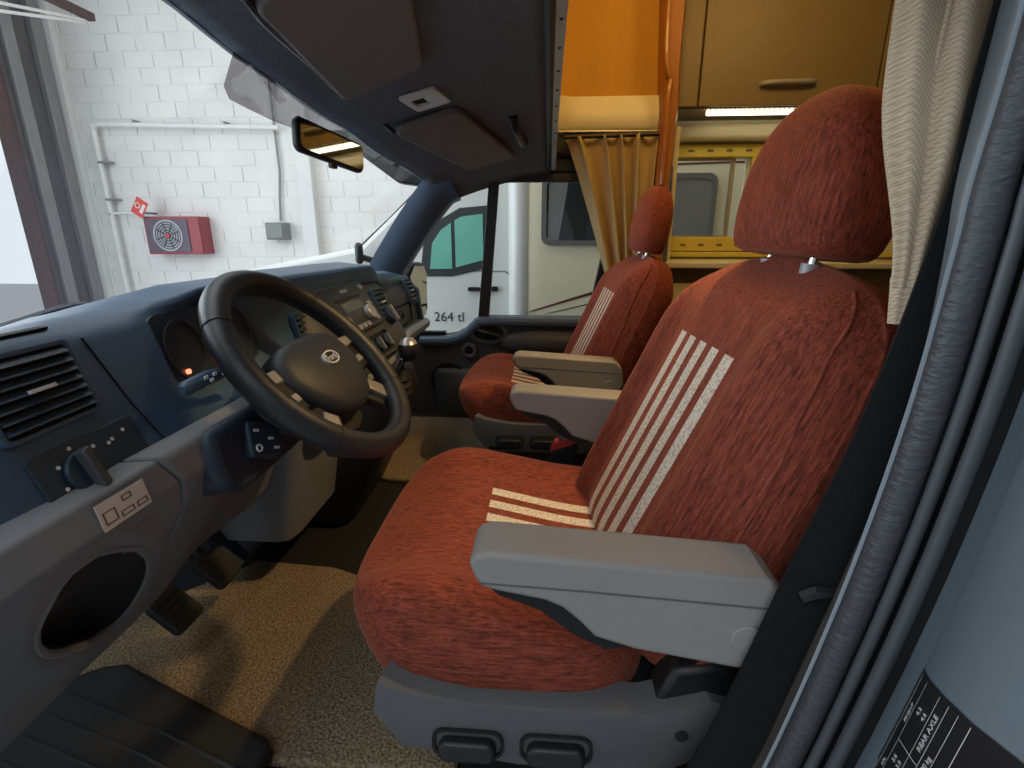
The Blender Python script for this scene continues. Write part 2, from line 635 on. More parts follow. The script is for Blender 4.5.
def text_obj(name, s, fr, a, b, size, m, parent, c=0.001, rot=0.0, align='LEFT', thick=0.0003):
    cu = D.curves.new(name, 'FONT')
    cu.body = s
    cu.size = size
    cu.extrude = thick
    cu.align_x = align
    cu.align_y = 'CENTER'
    tmp = D.objects.new(name + '_t', cu)
    COL.objects.link(tmp)
    dg = bpy.context.evaluated_depsgraph_get()
    me = D.meshes.new_from_object(tmp.evaluated_get(dg))
    D.objects.remove(tmp)
    D.curves.remove(cu)
    bm = bmesh.new()
    bm.from_mesh(me)
    D.meshes.remove(me)
    cr, sr = math.cos(rot), math.sin(rot)
    for v in bm.verts:
        x, y, z = v.co
        v.co = fr.p(a + x * cr - y * sr, b + x * sr + y * cr, c + z)
    return obj(name, bm, m, parent, smooth=False)


CX = 1.30      # centre line of the cab


def qx(x):
    return (x - CX) / 0.9


# ------------------------------------------------------------------ garage
GZ = -0.60
bm = new_bm()
bx(bm, -6, 14, -9, 18, GZ - 0.1, GZ)
struct('ground', bm, M_CONC)
bm = new_bm()
bx(bm, 6.3, 6.5, -8, 5.9, GZ, 4.2)
struct('wall_right', bm, M_WALL, keep=True)
bm = new_bm()
bx(bm, -5.2, 6.5, -9, 5.9, 4.3, 4.4)
struct('ceiling_garage', bm, M_CONC)
bm = new_bm()
bx(bm, -5.2, -5.0, -9, 5.9, GZ, 4.3)
struct('wall_garage_left', bm, M_CONC)
bm = new_bm()
bx(bm, -5.0, 6.3, -9.0, -8.8, GZ, 4.3)
struct('wall_garage_back', bm, M_PIL)
# end wall beside the gate and the pilaster
bm = new_bm()
bx(bm, 6.18, 6.3, 2.78, 2.96, GZ, 4.2)
struct('trim_1', bm, M_PIL, bevel=0.01)
# gate posts: steel channels in front of one another
for i, (x0, x1, y0, y1, m) in enumerate(((6.22, 6.30, 5.64, 5.80, M_PIL), (6.06, 6.20, 5.70, 5.86, M_STEELL), (5.84, 6.06, 5.76, 5.92, M_STEEL),
                                          (5.70, 5.84, 5.70, 5.90, M_STEELL), (5.60, 5.70, 5.74, 5.90, M_STEEL), (5.565, 5.60, 5.70, 5.90, M_RUST))):
    bm = new_bm()
    bx(bm, x0, x1, y0, y1, GZ, 4.2)
    struct('trim_%d' % (i + 2), bm, m, bevel=0.008)
# rolled-up gate rail overhead
t = thing('gate_rail', 'dark red steel rail of the rolled-up gate above the posts', 'gate rail', (4.6, 4.6, 3.05))
bm = new_bm()
bx(bm, 4.7, 5.60, 4.57, 4.64, 2.84, 2.91)
obj('cross_bar', bm, M_RUST, t, bevel=0.005)
for k in range(2):
    bm = new_bm()
    tube(bm, [(5.52, 4.62 + 0.02 * k, 2.83 - 0.02 * k), (4.64, 4.60, 2.645 - 0.06 * k), (3.9, 4.58, 2.49 - 0.10 * k)], 0.013, 8)
    obj('bar', bm, M_PIPE, t)
# pipework
t = thing('water_pipe', 'white painted pipe bent round the corner of the block wall', 'pipe', (6.2, 5.4, 2.0))
bm = new_bm()
tube(bm, smooth_path([(6.22, 3.12, 1.97), (6.22, 4.2, 2.0), (6.22, 5.28, 2.03), (6.22, 5.36, 2.0), (6.22, 5.38, 1.9), (6.22, 5.38, 0.9), (6.22, 5.38, GZ)], 6), 0.028, 12)
obj('main_pipe', bm, M_PIPE, t)
bm = new_bm()
tube(bm, [(6.22, 5.38, 1.04), (6.22, 5.0, 1.05), (6.22, 4.96, 1.0)], 0.018, 10)
obj('branch', bm, M_PIPE, t)
for y, z, ln in ((4.85, 2.03, 0), (3.75, 2.0, 0), (5.38, 1.62, 1), (5.38, 1.2, 1), (5.38, 1.0, 0)):
    bm = new_bm()
    bx(bm, 6.185, 6.3, y - 0.012 - 0.10 * ln, y + 0.012, z - 0.012 + 0.03 * (1 - ln), z + 0.012 + 0.03 * (1 - ln))
    obj('clamp', bm, M_STEELL, t, bevel=0.004)
t = thing('conduit_pipe', 'thin grey conduit running down the wall into the small box', 'conduit', (6.27, 3.2, 2.2))
bm = new_bm()
tube(bm, [(6.27, 3.20, 4.2), (6.27, 3.20, 1.5), (6.27, 3.24, 1.2), (6.27, 3.26, 0.95)], 0.014, 8)
obj('conduit', bm, M_STEELL, t)
t = thing('junction_box', 'small grey junction box under the conduit on the white wall', 'junction box', (6.2, 3.28, 0.83))
bm = new_bm()
bx(bm, 6.14, 6.3, 3.16, 3.40, 0.73, 0.93)
obj('body', bm, M_JBOX, t, bevel=0.012)
bm = new_bm()
bx(bm, 6.125, 6.14, 3.18, 3.38, 0.75, 0.91)
obj('lid', bm, M_JBOX, t, bevel=0.006)
# fire hose cabinet with a round reel window
t = thing('fire_hose_cabinet', 'dark red fire hose cabinet with a round reel window on the wall', 'fire hose cabinet', (6.1, 4.7, 0.78))
FH = Fr((6.10, 4.535, 0.78), (0, -1, 0), (0, 0, 1))
bm = new_bm()
bx(bm, 6.10, 6.30, 4.18, 4.89, 0.56, 1.00)
obj('body', bm, M_HOSER, t, bevel=0.01)
bm = new_bm()
fplate(bm, FH, rect(-0.33, 0.20, -0.19, 0.19), 0.0, 0.012)
obj('door', bm, mat('hose_door', (0.085, 0.05, 0.07), 0.4, var=0.3), t, bevel=0.004)
bm = new_bm()
ring_plate(bm, FH, circ(-0.06, 0, 0.185, 32), circ(-0.06, 0, 0.165, 32), 0.012, 0.02)
for k in range(4):
    ring_plate(bm, FH, circ(-0.06, 0, 0.15 - k * 0.032, 32), circ(-0.06, 0, 0.138 - k * 0.032, 32), 0.012, 0.018)
obj('hose_reel', bm, M_TRIM, t)
bm = new_bm()
for k in range(4):
    an = k * math.pi / 4 + 0.3
    ca, sa = math.cos(an), math.sin(an)
    fplate(bm, FH, [(-0.06 + ca * u - sa * v, sa * u + ca * v) for u, v in ((-0.15, -0.006), (0.15, -0.006), (0.15, 0.006), (-0.15, 0.006))], 0.016, 0.021)
obj('spokes', bm, M_BLK, t)
bm = new_bm()
fplate(bm, FH, circ(-0.06, 0, 0.028), 0.018, 0.03)
obj('reel_hub', bm, M_RED, t)
bm = new_bm()
fplate(bm, FH, rect(0.225, 0.345, -0.19, 0.19), 0.0, 0.01)
obj('side_panel', bm, M_HOSER, t)
t = thing('fire_sign', 'small red fire sign tilted above the hose cabinet', 'sign', (6.15, 4.86, 1.1))
FS = Fr((6.05, 4.86, 1.10), (0, -0.80, -0.55), (0, -0.30, 0.93))
bm = new_bm()
fplate(bm, FS, rect(-0.075, 0.075, -0.10, 0.10, 0.008), 0, 0.006)
obj('plate', bm, mat('sign_red', (0.62, 0.035, 0.025), 0.4), t)
bm = new_bm()
ring_plate(bm, FS, circ(-0.03, 0.01, 0.035), circ(-0.03, 0.01, 0.024), 0.006, 0.008)
fplate(bm, FS, rect(0.02, 0.06, -0.05, 0.06), 0.006, 0.008)
obj('pictogram', bm, M_PAPER, t)
bm = new_bm()
bx(bm, 6.05, 6.3, 4.85, 4.87, 1.03, 1.05)
obj('bracket', bm, M_STEEL, t)
# pebbly clutter outside the gate
t = thing('rubble_stone', 'tan stone lying on the bright ground beyond the gate', 'stone', (5.4, 7.2, GZ))
bm = new_bm()
bmesh.ops.create_icosphere(bm, subdivisions=3, radius=0.16)
for v in bm.verts:
    v.co = Vector((v.co.x * 1.5, v.co.y, v.co.z * 0.8)) * (1 + 0.35 * mnoise.noise(v.co * 7)) + Vector((5.4, 7.2, GZ + 0.08))
obj('stone', bm, mat('stone_tan', (0.35, 0.22, 0.12), 0.9, var=0.4, vscale=20), t)

# ------------------------------------------------------------------ the white motorhome parked alongside
NX = 3.20
NM = thing('white_motorhome', 'white motorhome parked alongside, beyond the passenger window', 'motorhome', (4.2, -1.0, GZ))
FN = Fr((NX, 0, 0), (0, -1, 0), (0, 0, 1))      # a = -y, b = z, normal towards our cab
# cab body: side outline extruded across
side = [(-0.20, -0.25), (-2.55, -0.25), (-2.62, 0.25), (-2.45, 0.48), (-1.72, 0.62), (-1.18, 0.72), (-0.80, 1.05), (-0.66, 1.16), (-0.20, 1.20)]
bm = new_bm()
fplate(bm, FN, side, -1.95, 0.0)
obj('cab_body', bm, M_WHITE, NM, bevel=0.03)
bm = new_bm()
fplate(bm, FN, [(-0.36, 0.965), (-0.54, 0.95), (-0.66, 0.885), (-0.77, 0.76), (-0.80, 0.545), (-0.60, 0.545), (-0.36, 0.60)], 0.0, 0.008)
obj('door_frame', bm, mat('neighbour_window_frame', (0.05, 0.055, 0.06), 0.35), NM, bevel=0.004)
bm = new_bm()
ring_plate(bm, FN, rect(-0.80, -0.235, 0.05, 0.58, 0.04), rect(-0.795, -0.24, 0.055, 0.575, 0.04), 0.0, 0.003)
obj('door_gap', bm, M_FRAME, NM)
bm = new_bm()
fplate(bm, FN, [(-0.40, 0.915), (-0.53, 0.90), (-0.572, 0.878), (-0.572, 0.600), (-0.40, 0.645)], 0.008, 0.012)
obj('door_window', bm, M_TEAL, NM)
bm = new_bm()
fplate(bm, FN, [(-0.595, 0.865), (-0.66, 0.82), (-0.715, 0.745), (-0.735, 0.59), (-0.595, 0.592)], 0.008, 0.012)
obj('quarter_window', bm, M_TEAL, NM)
bm = new_bm()
fplate(bm, FN, rect(-0.50, -0.42, 0.455, 0.48, 0.01), 0.0, 0.02)
obj('door_handle', bm, M_BLK, NM)
bm = new_bm()
fplate(bm, FN, rect(-0.40, -0.31, 0.455, 0.485, 0.012), 0.0, 0.02)
obj('door_handle', bm, M_BLK, NM)
text_obj('door_lettering', '264 tl', FN, -0.725, 0.288, 0.085, mat('lettering_dark', (0.05, 0.05, 0.055), 0.5), NM, c=0.004)
# camper body
bm = new_bm()
cor = [(3.10, 0.02), (3.03, -0.10), (3.03, -5.6), (5.25, -5.6), (5.25, 0.22), (3.20, 0.22)]
cor = [(3.20, 0.235), (3.13, 0.20), (3.085, 0.13), (3.07, 0.05), (3.07, -5.6), (5.25, -5.6), (5.25, 0.235)]
lo = [bm.verts.new((x, y, -0.35)) for x, y in cor]
hi = [bm.verts.new((x, y, 2.3)) for x, y in cor]
bm.faces.new(hi)
bm.faces.new(lo[::-1])
for i in range(len(cor)):
    j = (i + 1) % len(cor)
    bm.faces.new((lo[i], lo[j], hi[j], hi[i]))
obj('camper_body', bm, M_CAMPW, NM)
bm = new_bm()
tube(bm, [(3.14, 0.165, -0.35), (3.14, 0.165, 2.3)], 0.075, 18)
obj('corner_profile', bm, M_WHITE, NM)
FB = Fr((3.07, 0, 0), (0, -1, 0), (0, 0, 1))


def camper_window(a0, a1, b0, b1, m):
    bm = new_bm()
    ring_plate(bm, FB, rect(a0, a1, b0, b1, 0.05), rect(a0 + 0.028, a1 - 0.028, b0 + 0.028, b1 - 0.028, 0.035), 0.0, 0.02)
    w = obj('window', bm, M_FRAME, NM)
    bm = new_bm()
    fplate(bm, FB, rect(a0 + 0.026, a1 - 0.026, b0 + 0.026, b1 - 0.026, 0.035), 0.0, 0.012)
    obj('pane', bm, m, w)
    if m is M_DKGL:
        bm = new_bm()
        fplate(bm, FB, [(a0 + 0.04, b0 + 0.03), (a0 + 0.10, b0 + 0.03), (a0 + 0.15, b1 - 0.03), (a0 + 0.04, b1 - 0.03)], 0.012, 0.0125)
        obj('blind', bm, M_GREYW, w)
    bm = new_bm()
    fplate(bm, FB, rect(a1 - 0.14, a1 - 0.09, b0 + 0.05, b0 + 0.10), 0.012, 0.03)
    obj('catch', bm, M_TRIM if m is M_DKGL else M_BLK, w)


camper_window(-0.045, 0.42, 0.735, 1.115, M_DKGL)
camper_window(0.45, 0.92, 0.60, 1.12, M_GREYW)
bm = new_bm()
for (a0, b0), (a1, b1), w in (((-0.14, 0.335), (0.42, 0.50), 0.022), ((-0.02, 0.335), (0.55, 0.465), 0.010)):
    fplate(bm, FB, [(a0, b0), (a1, b1), (a1, b1 + w), (a0 + 0.05, b0 + w)], 0.0, 0.003)
obj('decor_stripe', bm, M_BROWN, NM)
bm = new_bm()
for k in range(2):
    fplate(bm, FB, [(0.40, 1.155 + k * 0.035), (1.4, 1.18 + k * 0.035), (1.4, 1.19 + k * 0.035), (0.40, 1.165 + k * 0.035)], 0.0, 0.003)
obj('roof_stripe', bm, M_BROWN, NM)
# over-cab dome, windscreen pillar, nose and its mirror
bm = new_bm()
R = []
for k in range(9):
    tt = k / 8
    y = 0.20 + 0.48 * tt
    w = 0.98 * math.sqrt(max(0.02, 1 - (tt * 0.92) ** 2.4))
    zlo = 1.10 + 0.05 * tt
    zhi = 1.62 - 0.40 * tt ** 1.6
    R.append([(4.17 + w * sx, y, z) for sx, z in ((-1, zlo + 0.03), (-0.95, zlo), (0.95, zlo), (1, zlo + 0.03), (1, zhi - 0.1), (0.85, zhi), (-0.85, zhi), (-1, zhi - 0.1))])
loft(bm, R)
obj('roof_dome', bm, M_WHITE, NM, sub=1)
bm = new_bm()
tube(bm, [(3.24, 0.70, 1.13), (3.24, 0.98, 0.88), (3.24, 1.22, 0.68)], 0.018, 8)
obj('screen_trim', bm, M_BLK, NM)
bm = new_bm()
bx(bm, 3.10, 3.15, 1.13, 1.18, 0.62, 0.75)
obj('mirror', bm, M_BLK, NM, bevel=0.03, bseg=3)
bm = new_bm()
tube(bm, [(3.14, 1.14, 0.66), (3.26, 1.06, 0.62)], 0.02, 8)
obj('mirror_arm', bm, M_BLK, NM)
for yy in (1.85, -3.6):
    bm = new_bm()
    FW = Fr((3.30, yy, GZ + 0.33), (0, -1, 0), (0, 0, 1))
    fplate(bm, FW, circ(0, 0, 0.33, 36), -0.05, 0.16)
    w = obj('wheel', bm, M_RUB, NM, bevel=0.03)
    bm = new_bm()
    fplate(bm, FW, circ(0, 0, 0.20, 30), 0.155, 0.17)
    obj('hub_cap', bm, M_TRIM, w)

# ------------------------------------------------------------------ cab shell
bm = new_bm()
bx(bm, 0.34, 2.46, -3.0, 1.05, -0.06, 0.0)
struct('floor', bm, M_BLKM)
# bulkhead, bonnet
bm = new_bm()
bx(bm, 0.34, 2.26, 1.0, 1.06, -0.06, 0.60)
struct('wall_front', bm, M_BLKM)
bm = new_bm()
fplate(bm, Fr((CX, 0, 0), (0, 1, 0), (0, 0, 1)), [(1.07, 0.60), (1.60, 0.46), (1.75, 0.30), (1.75, -0.3), (1.07, -0.3)], -0.92, 0.92)
b = obj('bonnet', bm, M_PAINT, bevel=0.03)
tag(b, 'blue grey bonnet of the cab below the windscreen', 'bonnet')


def top_y(x):
    return 0.53 - 0.08 * qx(x) ** 2


def top_z(x):
    return lerp_tab([(0.33, 1.085), (0.75, 1.100), (0.95, 1.088), (1.36, 1.070), (1.80, 1.030), (2.10, 1.000), (2.25, 0.985)], x)


def head_z(x, y):
    q = qx(x)
    zt, zr = top_z(x), 1.15 - 0.05 * q * q
    t = max(0.0, min(1.0, y / top_y(x)))
    z = zt + (zr - zt) * (1 - t ** 1.6)
    z -= max(0.0, q - 0.84) * 0.45
    return z


bm = new_bm()
sheet(bm, lambda u, v: Vector((0.34 + 1.86 * u, (top_y(0.34 + 1.86 * u) + 0.01) * v, head_z(0.34 + 1.86 * u, (top_y(0.34 + 1.86 * u) + 0.01) * v))), 40, 14)
struct('ceiling', bm, M_HEADL, solid=0.012)


# header roll along the top of the windscreen
def ws_top(x):
    return Vector((x, top_y(x), top_z(x)))


def ws_base(x):
    q = qx(x)
    return Vector((x, 0.93 - 0.24 * q * q, 0.645 + 0.01 * q * q))


bm = new_bm()
tube(bm, [ws_top(0.30 + 1.9 * i / 24) + Vector((0, 0.008, 0.006)) for i in range(25)], 0.013, 10)
struct('trim_8', bm, M_APIL)
# roof skin closing the cab from above (floor of the sleeping alcove)
bm = new_bm()
bx(bm, 0.28, 2.32, 0.03, 0.48, 1.18, 1.24)
struct('ceiling_outer', bm, M_CREAM)
bm = new_bm()
loft(bm, [[ws_top(x) + Vector((0, 0.03, 0.02)), Vector((x, ws_top(x).y + 0.01, 1.20)), Vector((x, 0.40, 1.20)), ws_top(x) + Vector((0, -0.05, 0.045))] for x in (0.34, 0.8, 1.3, 1.8, 2.26)])
struct('trim_9', bm, M_PAINT)
# windscreen
bm = new_bm()


def ws(u, v):
    x = 0.36 + 1.80 * u
    a, b2 = ws_base(x), ws_top(x)
    p = a.lerp(b2, v)
    p += Vector((0, 0.02, 0.02)) * (4 * v * (1 - v))
    return p


sheet(bm, ws, 24, 8)
struct('window_1', bm, G_WIND)
# dotted shade band round the mirror mount
bm = new_bm()


def band(u, v):
    x = 0.91 + 0.92 * u
    dep = 0.13 * ss(0.0, 0.06, u) * (1 - 0.80 * ss(0.1, 1.0, u))
    return ws((x - 0.36) / 1.80, 0.985 - dep * (1 - v)) + Vector((0, -0.004, 0))


sheet(bm, band, 24, 4)
tag(obj('shade_band', bm, G_TINT), 'smoky dotted shade band along the top of the windscreen by the mirror', 'shade band')


# A-pillars
def a_pillar(name, x, s):
    a = ws_base(x)
    b2 = ws_top(x)
    pts = [a + Vector((0, 0.02, -0.12)), a, a.lerp(b2, 0.35) + Vector((0, 0.008, 0.008)), a.lerp(b2, 0.7) + Vector((0, 0.008, 0.008)), b2, b2 + Vector((0, -0.06, 0.03))]
    pts = smooth_path(pts, 5)
    rings = []
    for i, p in enumerate(pts):
        t = (pts[min(i + 1, len(pts) - 1)] - pts[max(i - 1, 0)]).normalized()
        nrm = Vector((1, 0, 0)).cross(t).normalized()          # in the y-z plane
        if nrm.y > 0:
            nrm = -nrm
        rings.append([p + Vector((s * dx, 0, 0)) + nrm * dn for dx, dn in ((-0.07, -0.03), (-0.072, 0.012), (-0.055, 0.050), (-0.015, 0.088), (0.02, 0.100), (0.045, 0.085), (0.05, -0.03))])
    bm = new_bm()
    loft(bm, rings)
    return struct(name, bm, M_APIL, angle=50)


a_pillar('trim_10', 2.16, 1)
a_pillar('trim_11', 0.33, -1)

# near-side roof rail above the open door
bm = new_bm()
tube(bm, smooth_path([(0.30, 0.52, 1.04), (0.32, 0.2, 1.09), (0.37, -0.3, 1.08), (0.37, -0.5, 1.08)], 5), 0.055, 12)
struct('trim_12', bm, M_PAINT)
# far side rail above the passenger door
bm = new_bm()
fplate(bm, Fr((2.18, 0, 0), (0, 1, 0), (0, 0, 1)), [(0.50, 0.985), (0.44, 1.03), (-0.45, 1.035), (-0.45, 1.20), (0.9, 1.20), (0.62, 1.0)], 0.0, 0.10)
struct('trim_13', bm, M_BLK, bevel=0.01)

# ------------------------------------------------------------------ passenger door
XD = 2.19
FD = Fr((XD, 0, 0), (0, 1, 0), (0, 0, 1))      # a = y, b = z ; normal = +x -> use negative c towards the cab
dr = thing('door_1', 'charcoal passenger door with its window, across the cab', 'door', (XD, 0.1, 0.3))
dr['kind'] = 'structure'
del dr['category']
# lower panel with the stepped window line
prof = [(0.92, -0.10), (0.92, 0.36), (0.53, 0.37), (0.44, 0.372), (0.40, 0.378), (0.36, 0.40), (0.31, 0.445), (0.285, 0.455), (-0.46, 0.455), (-0.46, -0.10)]
bm = new_bm()
fplate(bm, FD, prof, 0.0, 0.06)
obj('lower_panel', bm, M_DOOR, dr, bevel=0.012)
# padded sill roll
bm = new_bm()
tube(bm, smooth_path([(XD - 0.005, 0.56, 0.345), (XD - 0.005, 0.43, 0.35), (XD - 0.008, 0.36, 0.375), (XD - 0.012, 0.31, 0.42), (XD - 0.012, 0.26, 0.436), (XD - 0.012, -0.05, 0.437), (XD - 0.012, -0.44, 0.437)], 6), 0.022, 10)
obj('sill_roll', bm, M_APIL, dr)
# arm-rest bulge
bm = new_bm()
R = []
for i in range(14):
    t = i / 13
    y = 0.22 - 0.66 * t
    zc = 0.345 - 0.01 * t
    hh = 0.062 * (0.55 + 0.45 * ss(0, 0.25, t))
    dp = 0.055 * ss(-0.05, 0.3, t) + 0.012
    R.append([(XD + 0.02, y, zc + hh), (XD - dp * 0.6, y, zc + hh * 0.92), (XD - dp, y, zc + hh * 0.4), (XD - dp, y, zc - hh * 0.4), (XD - dp * 0.5, y, zc - hh), (XD + 0.02, y, zc - hh * 1.1)])
loft(bm, R)
obj('arm_bulge', bm, M_DOOR, dr, sub=1)
# inner handle bezel and lever
bm = new_bm()
ring_plate(bm, FD, circ(0.255, 0.385, 0.075, 28, 1.15, 0.62), circ(0.255, 0.385, 0.058, 28, 1.15, 0.58), -0.022, 0.0)
obj('handle_bezel', bm, M_STACK, dr)
bm = new_bm()
fplate(bm, FD, circ(0.255, 0.385, 0.060, 28, 1.15, 0.58), -0.006, 0.0)
hb = obj('handle_cup', bm, M_BLKM, dr)
bm = new_bm()
tube(bm, smooth_path([(XD - 0.012, 0.30, 0.395), (XD - 0.026, 0.26, 0.388), (XD - 0.022, 0.205, 0.372)], 5), 0.011, 8)
obj('door_handle', bm, M_BLK, dr)
# small round knob
bm = new_bm()
FDn = Fr((XD, 0, 0), (0, -1, 0), (0, 0, 1))
ring_plate(bm, FDn, circ(-0.34, 0.305, 0.034, 24), circ(-0.34, 0.305, 0.018, 24), 0.0, 0.028)
obj('lock_knob', bm, M_STACK, dr, bevel=0.004)
bm = new_bm()
fplate(bm, FDn, circ(-0.34, 0.305, 0.019, 20), 0.0, 0.012)
obj('knob_centre', bm, M_BLKM, dr)
# door pocket bulge and speaker grille
bm = new_bm()
sheet(bm, lambda u, v: Vector((XD - 0.008 - 0.05 * math.sin(math.pi * u) ** 0.5 * ss(0, 0.4, 1 - v) * 1.0, 0.50 - 0.9 * u, -0.02 + 0.24 * v)), 16, 8)
obj('map_pocket', bm, M_DOOR, dr, solid=0.006)
bm = new_bm()
ring_plate(bm, FDn, circ(-0.44, 0.16, 0.085, 30), circ(-0.44, 0.16, 0.076, 30), 0.0, 0.012)
for k in range(7):
    for j in range(-3, 4):
        r = 0.0055
        if (k - 3) ** 2 + j * j <= 10:
            fplate(bm, FDn, circ(-0.44 + (k - 3) * 0.021, 0.16 + j * 0.021, r, 8), 0.0, 0.004)
obj('speaker_grille', bm, M_BLK, dr)
# window frame members
bm = new_bm()
fplate(bm, FD, [(0.245, 1.02), (0.205, 1.02), (0.255, 0.45), (0.30, 0.45)], -0.012, 0.03)
obj('quarter_bar', bm, M_BLK, dr, bevel=0.004)
bm = new_bm()
fplate(bm, FD, [(-0.275, 1.02), (-0.315, 1.02), (-0.205, 0.45), (-0.17, 0.45)], -0.005, 0.03)
obj('rear_bar', bm, M_BLK, dr, bevel=0.004)
bm = new_bm()
fplate(bm, FD, [(0.54, 0.985), (0.30, 1.0), (-0.32, 1.0), (-0.32, 1.03), (0.54, 1.03)], -0.005, 0.03)
obj('top_bar', bm, M_BLK, dr, bevel=0.004)
bm = new_bm()
fplate(bm, FD, [(0.92, 0.36), (0.54, 0.365), (0.45, 0.37), (0.45, 0.385), (0.92, 0.38)], -0.004, 0.03)
obj('lower_bar', bm, M_BLK, dr)
bm = new_bm()
fplate(bm, FD, [(0.80, 0.37), (0.45, 0.37), (0.30, 0.45), (0.245, 1.015), (0.44, 1.0), (0.74, 0.62)], 0.012, 0.016)
obj('quarter_glass', bm, G_SIDE, dr)
bm = new_bm()
fplate(bm, FD, [(0.30, 0.45), (-0.20, 0.45), (-0.30, 1.015), (0.245, 1.015)], 0.012, 0.016)
obj('side_glass', bm, G_SIDE, dr)
# far B-pillar, satin strip and trim
bm = new_bm()
fplate(bm, FD, [(-0.318, 1.06), (-0.41, 1.06), (-0.29, 0.43), (-0.208, 0.43)], -0.004, 0.04)
struct('trim_14', bm, M_TRIM, bevel=0.01)
bm = new_bm()
fplate(bm, FD, [(-0.39, 1.06), (-0.48, 1.06), (-0.50, -0.1), (-0.262, -0.1), (-0.275, 0.43)], -0.02, 0.05)
struct('trim_15', bm, M_APIL, bevel=0.012)
# wing mirror outside
t = thing('wing_mirror', 'black wing mirror outside the passenger quarter window', 'mirror', (2.42, 0.62, 0.45))
MFR = Fr((2.40, 0.615, 0.545), (0.92, -0.40, 0), (0, 0, 1))
mp_ = [(-0.075, -0.13), (0.05, -0.14), (0.08, -0.10), (0.085, 0.08), (0.06, 0.125), (-0.02, 0.13), (-0.07, 0.07)]
bm = new_bm()
fplate(bm, MFR, mp_, -0.09, 0.0)
obj('housing', bm, M_BLK, t, bevel=0.02, bseg=3)
bm = new_bm()
fplate(bm, MFR, [(-0.060, -0.070), (0.060, -0.070), (0.068, 0.070), (0.048, 0.108), (-0.016, 0.112), (-0.056, 0.062)], 0.0, 0.004)
obj('mirror_glass', bm, M_MIRR, t)
bm = new_bm()
fplate(bm, MFR, rect(-0.058, 0.052, -0.124, -0.082, 0.01), 0.0, 0.004)
obj('lower_glass', bm, M_MIRR, t)
bm = new_bm()
tube(bm, [(2.24, 0.66, 0.42), (2.33, 0.66, 0.44)], 0.03, 10)
obj('arm', bm, M_BLK, t)

# ------------------------------------------------------------------ dashboard
DB = thing('dashboard', 'grey dashboard tinted with blue sky haze, stretching across the cab below the windscreen', 'dashboard', (CX, 0.6, 0.0))
PAD = [
    (0.285, [(0.76, 0.63), (0.68, 0.660), (0.56, 0.688), (0.53, 0.688), (0.515, 0.67), (0.495, 0.60), (0.475, 0.545), (0.53, 0.54)]),
    (0.345, [(0.78, 0.635), (0.68, 0.672), (0.55, 0.702), (0.51, 0.703), (0.495, 0.685), (0.475, 0.61), (0.455, 0.548), (0.52, 0.54)]),
    (0.60, [(0.88, 0.635), (0.72, 0.680), (0.59, 0.704), (0.54, 0.703), (0.515, 0.685), (0.49, 0.61), (0.460, 0.545), (0.54, 0.54)]),
    (0.68, [(0.90, 0.635), (0.74, 0.685), (0.60, 0.712), (0.535, 0.712), (0.53, 0.69), (0.53, 0.61), (0.465, 0.540), (0.54, 0.53)]),
    (0.78, [(0.91, 0.635), (0.75, 0.69), (0.62, 0.722), (0.53, 0.722), (0.545, 0.70), (0.55, 0.61), (0.47, 0.540), (0.54, 0.53)]),
    (0.90, [(0.92, 0.635), (0.76, 0.69), (0.62, 0.722), (0.53, 0.720), (0.535, 0.69), (0.53, 0.61), (0.48, 0.535), (0.54, 0.53)]),
    (1.02, [(0.92, 0.635), (0.77, 0.695), (0.62, 0.726), (0.53, 0.718), (0.515, 0.68), (0.51, 0.63), (0.49, 0.535), (0.54, 0.53)]),
    (1.30, [(0.93, 0.635), (0.77, 0.698), (0.62, 0.724), (0.53, 0.714), (0.515, 0.68), (0.53, 0.64), (0.54, 0.535), (0.56, 0.53)]),
    (1.48, [(0.92, 0.635), (0.76, 0.690), (0.61, 0.722), (0.515, 0.712), (0.50, 0.675), (0.53, 0.64), (0.54, 0.535), (0.56, 0.53)]),
    (1.60, [(0.90, 0.635), (0.74, 0.672), (0.60, 0.690), (0.535, 0.678), (0.52, 0.655), (0.53, 0.63), (0.54, 0.535), (0.56, 0.53)]),
    (1.80, [(0.87, 0.635), (0.71, 0.660), (0.59, 0.674), (0.54, 0.664), (0.525, 0.64), (0.53, 0.60), (0.54, 0.535), (0.56, 0.53)]),
    (1.94, [(0.76, 0.635), (0.66, 0.650), (0.58, 0.655), (0.54, 0.640), (0.53, 0.615), (0.53, 0.60), (0.54, 0.535), (0.56, 0.53)]),
]


def pad_ring(x):
    return [Vector((x, y, z)) for y, z in lerp_tab(PAD, x)]


xs = [0.285 + (1.94 - 0.285) * i / 64 for i in range(65)]
bm = new_bm()
loft(bm, [pad_ring(x) for x in xs])
obj('upper_pad', bm, M_DASH, DB, bevel=0.008, bseg=2, angle=50)


def face_fr(x0, x1, zc):
    """frame on the driver-side dash face at height zc, a along +x"""
    def fy(x, z):
        r = lerp_tab(PAD, x)
        (ya, za), (yb, zb), (yc, zc_) = r[4], r[5], r[6]
        if z >= zb:
            t = (z - zb) / (za - zb)
            return yb + (ya - yb) * t
        t = (z - zc_) / (zb - zc_)
        return yc + (yb - yc) * t
    xm = (x0 + x1) / 2
    o = Vector((xm, fy(xm, zc), zc))
    up = Vector((xm, fy(xm, zc + 0.02), zc + 0.02)) - Vector((xm, fy(xm, zc - 0.02), zc - 0.02))
    ex = Vector((x1, fy(x1, zc), zc)) - Vector((x0, fy(x0, zc), zc))
    return Fr(o, ex, up)


